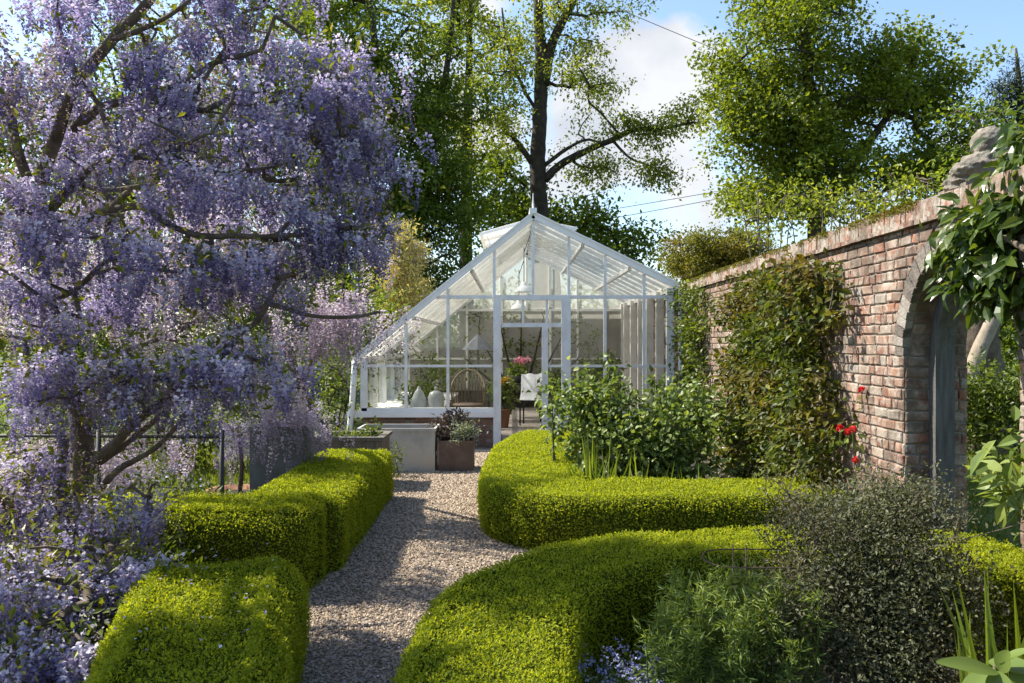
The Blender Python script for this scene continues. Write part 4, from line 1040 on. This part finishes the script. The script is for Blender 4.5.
# leafy climber hanging over the arch
cl = np.concatenate([lobe(1012, 235, 5.2, 44, 52, .26, 66), lobe(1034, 170, 5.2, 20, 44, .15, 20), lobe(976, 250, 5.15, 18, 34, .12, 20), lobe(1070, 200, 5.1, 34, 90, .3, 34), lobe(978, 282, 5.1, 10, 14, .08, 6), lobe(1012, 278, 5.0, 22, 22, .12, 12), lobe(1030, 205, 5.0, 20, 40, .1, 26), lobe(1036, 140, 5.1, 14, 26, .1, 12)])
base = np.array([XW - .12, 4.4, 0])
t = thing('leafy_climber', 'glossy large leaved climber hanging over the brick arch at the right edge', 'climber', base)
tk = [limb([base, (XW - .1, 4.45, 1.2), (XW - .05, 4.7, 2.2), (XW + .1, 5.1, 2.8), (XW + .2, 5.6, 2.95)], .035, .015), limb([(XW - .05, 4.7, 2.2), (XW - .12, 5.1, 2.4), (XW - .15, 5.5, 2.45)], .02, .008)]
w = MB(); trunk_tubes(w, tk, 8, .1); skeleton(w, tk, cl, twig=.004); w.build('stem', M['bark'], t, True)
mb = MB(); leaf_cloud(mb, cl, 17, .15, .105, .46, .8, droop=.75, big=True, out=np.array([-.45, -.25, -.1]), fold=.2, var=.4); mb.build('foliage', M['bigleaf'], t)

# worn stone figure on the wall top
t = thing('stone_figure', 'weathered stone figure with bowed round head and folded drapery on the wall top', 'statue', (3.17, 5.80, ZW + .155))
fig = MB(); u_, v_ = np.meshgrid(np.linspace(0, 2*math.pi, 33)[:-1], np.linspace(.02, math.pi - .02, 17))
def blob(mb, c, r, rot=0, wob=.0, ph=0):
    d = np.stack([np.sin(v_) * np.cos(u_), np.sin(v_) * np.sin(u_), np.cos(v_)], -1).reshape(-1, 3)
    k = 1 + wob * (np.sin(7*d[:, 2]*1.4 + 5*d[:, 0] + ph) * .6 + np.sin(13*d[:, 2] + 6*d[:, 1] + ph) * .4)
    q = d * k[:, None] * np.array(r); ca, sa = math.cos(rot), math.sin(rot)
    q = np.stack([q[:, 0]*ca - q[:, 2]*sa, q[:, 1], q[:, 0]*sa + q[:, 2]*ca], -1) + np.array(c)
    i = np.arange(16)[:, None] * 32 + np.arange(32)[None]; j = np.arange(16)[:, None] * 32 + (np.arange(32)[None] + 1) % 32
    mb.add(q, np.stack([i, j, j + 32, i + 32], -1).reshape(-1, 4))
sz = ZW + .155
for c, r, rot, wob in (((3.15, 5.95, sz + .10), (.21, .17, .13), .15, .10), ((3.10, 5.92, sz + .17), (.16, .14, .09), .35, .12), ((3.22, 5.95, sz + .22), (.15, .13, .10), .5, .08),
                       ((3.17, 5.93, sz + .335), (.105, .105, .10), 0, .02), ((3.0, 5.88, sz + .15), (.10, .09, .055), .2, .10), ((3.24, 5.93, sz + .30), (.07, .08, .06), .6, .05), ((3.02, 5.93, sz + .06), (.13, .12, .075), .05, .14)):
    blob(fig, (c[0], c[1] - .15, c[2]), np.array(r) * 1.08, rot, wob, rng.uniform(0, 6))
o = fig.build('figure', M['stone'], t, True)
md = o.modifiers.new('remesh', 'REMESH'); md.mode = 'VOXEL'; md.voxel_size = .009; md.use_smooth_shade = True
tx = bpy.data.textures.new('worn', 'CLOUDS'); tx.noise_scale = .035
dm = o.modifiers.new('worn', 'DISPLACE'); dm.texture = tx; dm.strength = .022
mb = MB(); box(mb, 2.93, 3.38, 5.61, 5.99, ZW + .157, ZW + .20, jit=.006); mb.build('plinth', M['stone'], t)

# garden beyond the arch
d = 13.6
t = thing('pollarded_trunk', 'thick gnarled tree trunk seen through the arch, propped by a pale pole', 'tree', P(985, 470, d) * [1, 1, 0])
mb = MB(); b = P(985, 470, d); b[2] = 0
s, r = limb([b, P(982, 400, d), P(975, 345, d), P(978, 300, d), P(990, 250, d), P(1000, 180, d)], .42, .28); tube(mb, s, r, 16, lump=.09)
s, r = limb([P(980, 330, d), P(1010, 280, d), P(1040, 230, d)], .15, .1); tube(mb, s, r, 10, lump=.09); mb.build('trunk', M['bark'], t, True)
mb = MB(); tube(mb, [P(978, 330, d - .35) , P(981, 326, d - .33)], .02, 6)
tie = MB(); a = np.linspace(0, 6.283, 21); q = P(977, 306, d); tube(tie, [q + np.array([.37 * math.cos(k), .37 * math.sin(k), 0]) for k in a], .014, 6); tie.build('tie', M['lead'], t, True)
c = np.concatenate([lobe(1040, 150, d, 120, 70, 1.0, 60)])
w = MB(); skeleton(w, [limb([P(1000,180,d), P(1020,150,d)], .12, .06)], c, twig=.01); w.build('branch', M['bark'], t)
mb = MB(); leaf_cloud(mb, c, 50, .34, .09, .6); mb.build('crown', M['tree_a'], t)
t = thing('prop_pole', 'pale leaning timber prop against the trunk beyond the arch', 'prop', P(940, 455, 12.9) * [1, 1, 0])
mb = MB(); s, r = limb([P(940, 455, 12.9) * [1, 1, 0] , P(975, 362, 13.0), P(1008, 285, 13.1)], .13, .10); tube(mb, s, r, 10, lump=.08); mb.build('pole', M['cane'], t, True)
M['prop'] = solid('barkless_wood', [(.3, (.19,.155,.11)), (.7, (.34,.28,.21))], 6, .85, .5, 30)
bpy.data.objects['pole'].data.materials[0] = M['prop'] if bpy.data.objects['pole'].parent == t else bpy.data.objects['pole'].data.materials[0]
for o in t.children: o.data.materials[0] = M['prop']
c = lobe(988, 405, 12.2, 36, 48, .7, 90); c[:, 2] = np.maximum(c[:, 2], .15)
shrub('leafy_shrub', 'bright rounded shrub on the lawn seen through the arch', 'shrub', (*P(988, 460, 12.2)[:2], 0), c, 46, .24, .075, 'shrub', .55, stem='bark_dark', twig=.005)
c = np.concatenate([lobe(1000, 330, 15, 110, 130, 1.2, 90)]); c[:, 2] = np.maximum(c[:, 2], .2)
shrub('leafy_shrub', 'dark tall shrub filling the background beyond the arch', 'shrub', (8.4, 15, 0), c, 60, .5, .12, 'tree_a', .6, stem='bark_dark', twig=.01)

# dark silvery shrub and its neighbours in the foreground
c = np.concatenate([lobe(870, 600, 4.1, 105, 75, .38, 150), lobe(850, 520, 4.3, 75, 38, .3, 60), lobe(920, 590, 4.0, 55, 45, .25, 40), lobe(902, 512, 4.4, 40, 28, .2, 26), lobe(790, 620, 3.9, 30, 60, .2, 22), lobe(900, 670, 3.8, 90, 30, .25, 40)])
c[:, 2] = np.maximum(c[:, 2], .06)
T = shrub('grey_leaved_shrub', 'dark wiry shrub with tiny grey green leaves in the right foreground', 'shrub', (1.75, 4.15, 0), c, 135, .125, .021, 'dark', .55, stem='bark_dark', twig=.0026, stems=8)
mb = MB(); c = []
for i in range(46):
    a = P(rng.uniform(765, 960), rng.uniform(500, 580), rng.uniform(3.9, 4.5)); e = a + np.array([rng.normal() * .14, rng.normal() * .1, rng.uniform(.08, .24)])
    s, r = limb([a, (a + e) / 2 + rng.normal(size=3) * .02, e], .003, .0015, 4); tube(mb, s, r, 4); c += list(s[3:])
mb.build('sprig', M['bark'], T)
mb = MB(); leaf_cloud(mb, np.array(c), 6, .035, .019, .55); mb.build('sprig_leaves', M['dark'], T)
# feathery plants
def feather(name, label, px, d, py_top, n, w):
    X = (px - CX) / F * d; t = thing(name, label, 'plant', (X, d, 0), 'feathery border plants')
    st = MB(); lf = MB()
    for i in range(n):
        b = np.array([X + rng.normal() * w * .35, d + rng.normal() * .08, 0]); top = P(px, py_top + abs(rng.normal()) * 22, d); top[0] = b[0] + rng.normal() * w * .45; top[1] = b[1] + rng.normal() * .06
        s, r = limb([b, (b + top) / 2 + rng.normal(size=3) * .02, top], .005, .002, 5); tube(st, s, r, 5)
        k = 46; u = rng.random(k) ** .7; p = np.stack([np.interp(u, np.linspace(0, 1, len(s)), s[:, q]) for q in range(3)], -1)
        fd = unit(rng.normal(size=(k, 3)) * [1, 1, .3] + [0, 0, .75]); fl = rng.uniform(.05, .11, k)
        for q in range(7):
            pp = p + fd * (fl * q / 7)[:, None]
            leaves(lf, pp, unit(fd * .6 + rand_dir(k) * .75), rand_dir(k), .042 * rng.uniform(.6, 1.3, k), .007, .1, np.clip(u * .6 + .4 * rng.random(k), 0, 1))
    st.build('stem', M['feather'], t); lf.build('foliage', M['feather'], t)
feather('feathery_plant', 'tallest feathery green plant in front of the near hedge corner', 715, 3.95, 572, 26, .30)
feather('feathery_plant', 'feathery plant at the left of its group nearest the blue flowers', 690, 3.8, 616, 16, .18)
feather('feathery_plant', 'yellower feathery plant right of the wire support', 770, 3.8, 585, 14, .18)
# wire support
t = thing('wire_support', 'rusty wire hoop plant support among the feathery plants', 'plant support', (1.05, 4.1, 0))
for yy, zz, rx_, ry_ in ((0, P(0, 553, 4.2)[2], .26, .2), (0, P(0, 610, 4.0)[2], .27, .22)):
    mb = MB(); a = np.linspace(0, 6.283, 41); cx = 1.16 if zz > .65 else 1.02
    tube(mb, [(cx + rx_ * math.cos(k), 4.1 + ry_ * math.sin(k), zz + .006 * math.sin(3*k)) for k in a], .003, 6); mb.build('hoop', M['wire'], t, True)
for px in (735, 748, 700):
    X = (px - CX) / F * 4.05; mb = MB(); tube(mb, [(X, 4.05, 0), (X - .01, 4.05, P(0, 545 if px != 700 else 575, 4.05)[2])], .0032, 6); mb.build('leg', M['wire'], t, True)
# forget-me-nots
low_plant('forget_me_not', 'patch of small pale blue flowers under the near hedge corner', (.46, 3.95, 0), 60, (.24, .22, .14), 16, .08, .04, 'rose', .3)
o = bpy.data.objects['forget_me_not']
mb = MB(); q = np.stack([rng.uniform(.27, .66, 130), rng.uniform(3.75, 4.1, 130), rng.uniform(.20, .36, 130)], -1)
leaf_cloud(mb, q[:90], 7, .016, .013, .95); mb.build('flower', M['blue'], o)
# broad leaves, day lilies, sage and peony at the right edge
d = 3.0
t = thing('broad_leaved_plant', 'plant with broad smooth pale green leaves in the bottom right corner', 'plant', P(990, 720, d) * [1, 1, 0])
mb = MB(); root = P(995, 665, d)
spec = [((925, 652), .27, .085), ((1000, 690), .20, .10), ((1050, 672), .2, .10), ((960, 700), .22, .10), ((1040, 640), .16, .07), ((1060, 700), .2, .1), ((1010, 640), .12, .07)]
p0 = np.repeat([root], len(spec), 0) + rng.normal(size=(len(spec), 3)) * [.012, .03, .012]; dd = np.array([P(*q, d - .12) for q, _, _ in spec]) - p0
big_leaves(mb, p0, dd, np.array([-.15, -.45, .85]) + rng.normal(size=(len(spec), 3)) * .15, np.array([l for _, l, _ in spec]), np.array([w_ for _, _, w_ in spec]), .12, .12, np.linspace(.55, .95, len(spec)))
ob = mb.build('foliage', M['broad'], t, True); sd = ob.modifiers.new('smooth', 'SUBSURF'); sd.levels = 2; sd.render_levels = 2
mb = MB(); b = P(992, 730, d); b[2] = 0; s, r = limb([b, (b + root) / 2, root], .012, .007); tube(mb, s, r, 8); mb.build('stem', M['stem'], t, True)
sword_clump('day_lily', 'clump of strap leaves and reddish stems at the right edge of the photo', 1.97, 3.4, 34, .84, .10, 'iris', .03, cat='plant', lean=.2)
low_plant('pink_tipped_plant', 'small plant with pinkish tips beside the strap leaves', (1.95, 3.95, 0), 34, (.16, .14, .42), 14, .1, .04, 'climb')
low_plant('silver_sage', 'low silvery leaved plant at the bottom edge below the grey leaved shrub', (1.35, 3.35, 0), 40, (.30, .14, .15), 16, .09, .06, 'silver', .4)
low_plant('silver_sage', 'narrow silver tuft beside the broad leaves', (1.10, 3.3, 0), 16, (.14, .1, .09), 16, .08, .055, 'silver', .35)
c = np.concatenate([lobe(1026, 470, 4.0, 10, 34, .08, 11), lobe(1060, 470, 4.0, 24, 60, .15, 16)])
shrub('peony', 'pale leaved peony stem reaching in at the right edge below the arch', 'plant', (2.46, 4.0, 0), c, 9, .13, .11, 'rose', .4, stem='stem', twig=.004, stems=4, big=True, droop=.2)
# fallen petals lying on the near hedge and on the path
n = 420
p = np.stack([rng.uniform(-1.95, .4, n), rng.uniform(3.2, 7.0, n), np.full(n, .024)], -1)
hx = np.interp(p[:, 1], [3.2, 4.0, 4.85, 5.2], [-1.27, -1.47, -1.66, -1.7])
on = (np.abs(p[:, 0] - hx) < .36) & (p[:, 1] < 5.1); p[on, 2] = .575 + rng.random(on.sum()) * .012
k = on | (p[:, 0] > -.95) & (p[:, 0] < -.6 + .25 * rng.random(n))
p = p[k]; mb = MB(); leaves(mb, p, rand_dir(len(p)) * [1, 1, .25], rand_dir(len(p)) * .4 + [0, 0, 1], .02 * rng.uniform(.6, 1.2, len(p)), .015, .15, .4 + .55 * rng.random(len(p)))
tag(mb.build('fallen_petals', M['wist']), kind='stuff')
# dry leaves and twigs along the edges of the path
n = 260
y = rng.uniform(3.8, 11.5, n); side = rng.random(n) < .55
x = np.where(side, np.interp(y, [3.8, 5, 6.5, 11.5], [-.95, -1.1, -1.25, -1.3]) + np.abs(rng.normal(size=n)) * .14, np.interp(y, [3.8, 4.6, 5.2, 7, 8.5, 11.5], [-.42, -.35, -.1, -.2, -.32, -.2]) - np.abs(rng.normal(size=n)) * .14)
mb = MB(); leaves(mb, np.stack([x, y, np.full(n, .026)], -1), rand_dir(n) * [1, 1, .2], rand_dir(n) * .35 + [0, 0, 1], .034 * rng.uniform(.5, 1.3, n), .018, .2)
M['litter'] = leaf_mat('dry_leaf', [(0, (.06,.035,.018)), (.6, (.16,.10,.045)), (1, (.14,.15,.03))], .15, .8)
tag(mb.build('leaf_litter', M['litter']), kind='stuff')
# ================================================================== trees
d = 30
tk = [limb(PP((541,470,d),(541,330,d),(540,215,d),(538,188,d),(538,150,d),(540,110,d),(541,78,d),(540,40,d),(538,0,d),(540,-80,d),(545,-170,d)), .36, .12),
      limb(PP((544,85,d),(550,50,d),(562,22,d),(576,-4,d),(600,-70,d)), .20, .09),
      limb(PP((538,172,d),(530,160,d),(517,142,d),(512,136,d)), .13, .07),
      limb(PP((545,180,d),(560,165,d),(590,149,d-.5),(612,140,d-1),(635,130,d-1),(665,128,d-1),(695,122,d-1)), .15, .04),
      limb(PP((545,165,d),(565,150,d),(585,140,d),(600,142,d)), .08, .03),
      limb(PP((535,108,d),(524,90,d),(514,65,d),(506,40,d),(502,8,d)), .07, .03),
      limb(PP((612,140,d-1),(630,158,d-1),(650,166,d-1),(672,178,d-1)), .05, .02)]
c = np.concatenate([lobe(515,55,d,45,55,2,22), lobe(580,90,d,34,56,2,16), lobe(560,10,d,40,25,2,9), lobe(610,12,d,22,14,1.5,5), lobe(650,130,d-1,52,9,1,14), lobe(658,172,d-1,26,12,.8,8),
                    lobe(590,170,d,40,22,2,9), lobe(500,120,d,30,40,2,10), lobe(560,-60,d,90,60,3,16), lobe(575,55,d,22,25,1,6), lobe(690,118,d-1,20,10,.6,6)])
tree('spring_tree', 'tall tree with dark forked trunk and sparse young leaves behind the greenhouse', 'tree', tk, c, 160, .78, .115, 'tree_b', 'bark_dark', twig=.014, droop=.5, wob=.12)
c = np.concatenate([lobe(590,228,d+3,56,28,2,24), lobe(530,225,d+3,40,40,2,20), lobe(500,200,d+3,40,50,2,20), lobe(630,248,d+3,28,14,1.5,9)])
tree('dark_tree', 'low dark leafed tree right behind the greenhouse ridge', 'tree', [limb(PP((560,420,33),(558,330,33),(556,260,33)), .25, .12)], c, 120, 1.15, .19, 'tree_a', 'bark_dark', twig=.02)
d = 27
c = np.concatenate([lobe(350,60,d,75,95,2.5,60), lobe(420,110,d,75,95,2.5,70), lobe(440,210,d,65,70,2,60), lobe(380,215,d,55,60,2,36), lobe(330,-40,d,80,60,2.5,22), lobe(405,285,d,70,40,2,40), lobe(325,290,d,60,55,2,40), lobe(350,170,d,50,60,2,24)])
tree('broadleaf_tree', 'large leafy green tree between the wisteria and the greenhouse', 'tree', [limb(PP((402,450,d),(400,330,d),(398,230,d),(385,120,d),(372,20,d),(360,-60,d)), .22, .07), limb(PP((398,235,d),(430,150,d),(448,60,d),(455,-20,d)), .18, .05)], c, 190, .78, .13, 'tree_a', 'bark_dark', twig=.014, wob=.12)
d = 35
c = np.concatenate([lobe(470,40,d,60,90,2.5,46), lobe(440,-40,d,80,60,3,20), lobe(480,150,d,40,60,2,22)])
tree('broadleaf_tree', 'lighter tree crown further back left of the forked trunk', 'tree', [limb(PP((468,440,d),(466,250,d),(468,120,d),(470,0,d)), .35, .1)], c, 110, .9, .18, 'tree_b', 'bark_dark', twig=.02, wob=.12)
d = 31
c = np.concatenate([lobe(310,120,d,70,120,3,60), lobe(200,150,d,90,130,3,60), lobe(90,150,d,110,150,3,60), lobe(-60,160,d,110,150,3,40), lobe(280,-20,d,110,60,3,20)])
tree('broadleaf_tree', 'tree with dark upright trunks half hidden behind the wisteria crown', 'tree', [limb(PP((318,430,d),(318,250,d),(322,120,d),(328,20,d),(330,-50,d)), .3, .12), limb(PP((318,250,d),(310,130,d),(306,30,d),(303,-30,d)), .2, .1), limb(PP((318,300,d),(220,220,d),(150,150,d)), .2, .08)], c, 150, 1.3, .22, 'tree_a', 'bark_dark', twig=.02)
d = 24
c = np.concatenate([lobe(785,40,d,66,60,2.0,34), lobe(865,85,d,95,45,2.2,40), lobe(925,88,d,42,34,1.4,14), lobe(950,140,d,38,40,1.2,13), lobe(800,140,d,85,48,2.2,42), lobe(785,195,d,60,34,1.8,22), lobe(735,105,d,30,42,1.2,12), lobe(880,175,d,95,34,1.8,28), lobe(800,-10,d,62,30,2,14), lobe(905,45,d,26,12,.8,5)])
tree('maple_tree', 'broad sunlit yellow green tree standing beyond the brick wall', 'tree', [limb(PP((820,430,d),(818,300,d),(816,220,d),(812,140,d),(806,60,d),(800,-20,d)), .34, .07), limb(PP((816,230,d),(850,170,d),(885,120,d),(910,80,d)), .18, .05), limb(PP((815,190,d),(780,140,d),(765,80,d)), .14, .04)], c, 270, .80, .112, 'tree_c', 'bark_dark', twig=.014, flat=.8, asp=.8)
d = 26
c = np.concatenate([lobe(1012,90,d,22,40,.8,26), lobe(1020,150,d,30,50,1,24), lobe(1050,120,d,30,80,1,20)])
tree('dark_conifer', 'dark blue green conifer tip behind the stone figure at the right edge', 'tree', [limb(PP((1025,420,d),(1024,250,d),(1020,100,d),(1016,48,d)), .22, .03)], c, 150, .55, .12, 'conif', 'bark_dark', twig=.012, asp=.25)
d = 21
c = np.concatenate([lobe(402,262,d,18,34,.5,46), lobe(400,300,d,24,30,.6,40), lobe(398,235,d,10,14,.3,10)])
tree('golden_cypress', 'feathery golden yellow cypress left of the greenhouse roof', 'tree', [limb(PP((400,430,d),(400,330,d),(400,232,d)), .10, .02)], c, 110, .34, .11, 'gold', 'bark', twig=.01, asp=.25, droop=-.3)
# distant hedgerow closing the view at ground level
c = np.stack([rng.uniform(-30, 30, 420), 46 + rng.normal(size=420) * 1.5, rng.uniform(.3, 4.2, 420)], -1)
mb = MB(); leaf_cloud(mb, c, 60, 1.3, .3, .6); tag(mb.build('far_woodland', M['tree_a']), kind='stuff')

# overhead cables beyond the garden
def cable(label, a, b, sag=.25):
    p = np.array([a + (b - a) * s + np.array([0, 0, -sag * 4 * s * (1 - s)]) for s in np.linspace(0, 1, 25)])
    mb = MB(); tube(mb, p, .016, 5); tag(mb.build('overhead_cable', M['cable']), label, 'cable', 'overhead cables in the sky')
cable('topmost overhead cable crossing the sky toward the maple', P(560, -17, 40), P(960, 140, 40))
cable('upper of the two low overhead cables right of the greenhouse', P(470, 232, 44), P(900, 158, 44), .1)
cable('lower of the two low overhead cables right of the greenhouse', P(470, 243, 44.5), P(900, 163, 44.5), .1)

# ================================================================== light, sky, camera
ELEV, AZ = 47, math.atan2(-.93, .36)               # sun to the left and a little beyond
sd = np.array([math.sin(AZ) * math.cos(R(ELEV)), math.cos(AZ) * math.cos(R(ELEV)), math.sin(R(ELEV))])
L = bpy.data.lights.new('sun', 'SUN'); L.energy = 5.0; L.angle = R(.5); L.color = (1, .94, .83)
so = bpy.data.objects.new('sun', L); COL.objects.link(so)
so.rotation_euler = Vector(sd).to_track_quat('Z', 'Y').to_euler()
w = bpy.data.worlds.new('World'); scene.world = w; w.use_nodes = True; nt = w.node_tree; nt.nodes.clear()
out = nt.nodes.new('ShaderNodeOutputWorld'); bg = nt.nodes.new('ShaderNodeBackground'); bg.inputs['Strength'].default_value = .125
sky = nt.nodes.new('ShaderNodeTexSky'); sky.sky_type = 'NISHITA'; sky.sun_disc = False
sky.sun_elevation = R(ELEV); sky.sun_rotation = AZ; sky.air_density = 1.0; sky.dust_density = .9; sky.ozone_density = 2.2
tc = nt.nodes.new('ShaderNodeTexCoord')
nz = nt.nodes.new('ShaderNodeTexNoise'); nz.inputs['Scale'].default_value = 7; nz.inputs['Detail'].default_value = 9; nz.inputs['Roughness'].default_value = .56
nt.links.new(tc.outputs['Generated'], nz.inputs['Vector'])
def math_(op, a, b=None, c=None, clamp=False):
    m = nt.nodes.new('ShaderNodeMath'); m.operation = op; m.use_clamp = clamp
    for i, q in enumerate((a, b, c)):
        if q is None: continue
        if hasattr(q, 'is_output'): nt.links.new(q, m.inputs[i])
        else: m.inputs[i].default_value = q
    return m.outputs[0]
nv_ = nt.nodes.new('ShaderNodeVectorMath'); nv_.operation = 'NORMALIZE'; nt.links.new(tc.outputs['Generated'], nv_.inputs[0])
tot = None
for px, py, rad, amp in ((625, 92, .07, .95), (690, 78, .06, .75), (595, 105, .06, .6), (655, 235, .085, .55), (610, 150, .05, .4), (720, 190, .05, .5), (470, 150, .14, .6), (420, 40, .1, .45), (985, 165, .05, .5), (860, 260, .1, .6)):
    v = unit(P(px, py, 1.0) - np.array([0, 0, H]))
    dt = nt.nodes.new('ShaderNodeVectorMath'); dt.operation = 'DOT_PRODUCT'; nt.links.new(nv_.outputs[0], dt.inputs[0]); dt.inputs[1].default_value = v
    # 1-cos ~ angle^2/2 : gaussian lump
    g = math_('MULTIPLY', math_('EXPONENT', math_('DIVIDE', math_('SUBTRACT', dt.outputs['Value'], 1.0), rad * rad / 2)), amp)
    tot = g if tot is None else math_('ADD', tot, g)
cov = math_('ADD', math_('MULTIPLY', math_('SUBTRACT', nz.outputs[0], .5), 2.6), math_('SUBTRACT', tot, .42))
mask = math_('SMOOTH_MIN', math_('MULTIPLY', cov, 2.6, clamp=True), .93, .1)
n2 = nt.nodes.new('ShaderNodeTexNoise'); n2.inputs['Scale'].default_value = 11; n2.inputs['Detail'].default_value = 6
nt.links.new(tc.outputs['Generated'], n2.inputs['Vector'])
cr = nt.nodes.new('ShaderNodeValToRGB'); cr.color_ramp.elements[0].position = .35; cr.color_ramp.elements[0].color = (2.65, 2.75, 2.95, 1); cr.color_ramp.elements[1].position = .6; cr.color_ramp.elements[1].color = (3.6, 3.6, 3.6, 1)
nt.links.new(n2.outputs[0], cr.inputs[0])
mx = nt.nodes.new('ShaderNodeMix'); mx.data_type = 'RGBA'
nt.links.new(mask, mx.inputs[0]); nt.links.new(sky.outputs[0], mx.inputs[6]); nt.links.new(cr.outputs[0], mx.inputs[7])
nt.links.new(mx.outputs[2], bg.inputs['Color']); nt.links.new(bg.outputs[0], out.inputs[0])

cam = bpy.data.cameras.new('camera'); co = bpy.data.objects.new('camera', cam); COL.objects.link(co)
co.location = (0, 0, H); co.rotation_euler = (R(90), 0, 0)
cam.sensor_width = 36; cam.lens = F / 1024 * 36; cam.clip_end = 2000; cam.clip_start = .05
scene.camera = co
scene.view_settings.view_transform = 'Standard'; scene.view_settings.look = 'None'
scene.view_settings.exposure = 1.15; scene.view_settings.gamma = 1
scene.cycles.max_bounces = 8; scene.cycles.transparent_max_bounces = 16; scene.cycles.diffuse_bounces = 4; scene.cycles.caustics_reflective = False; scene.cycles.caustics_refractive = False
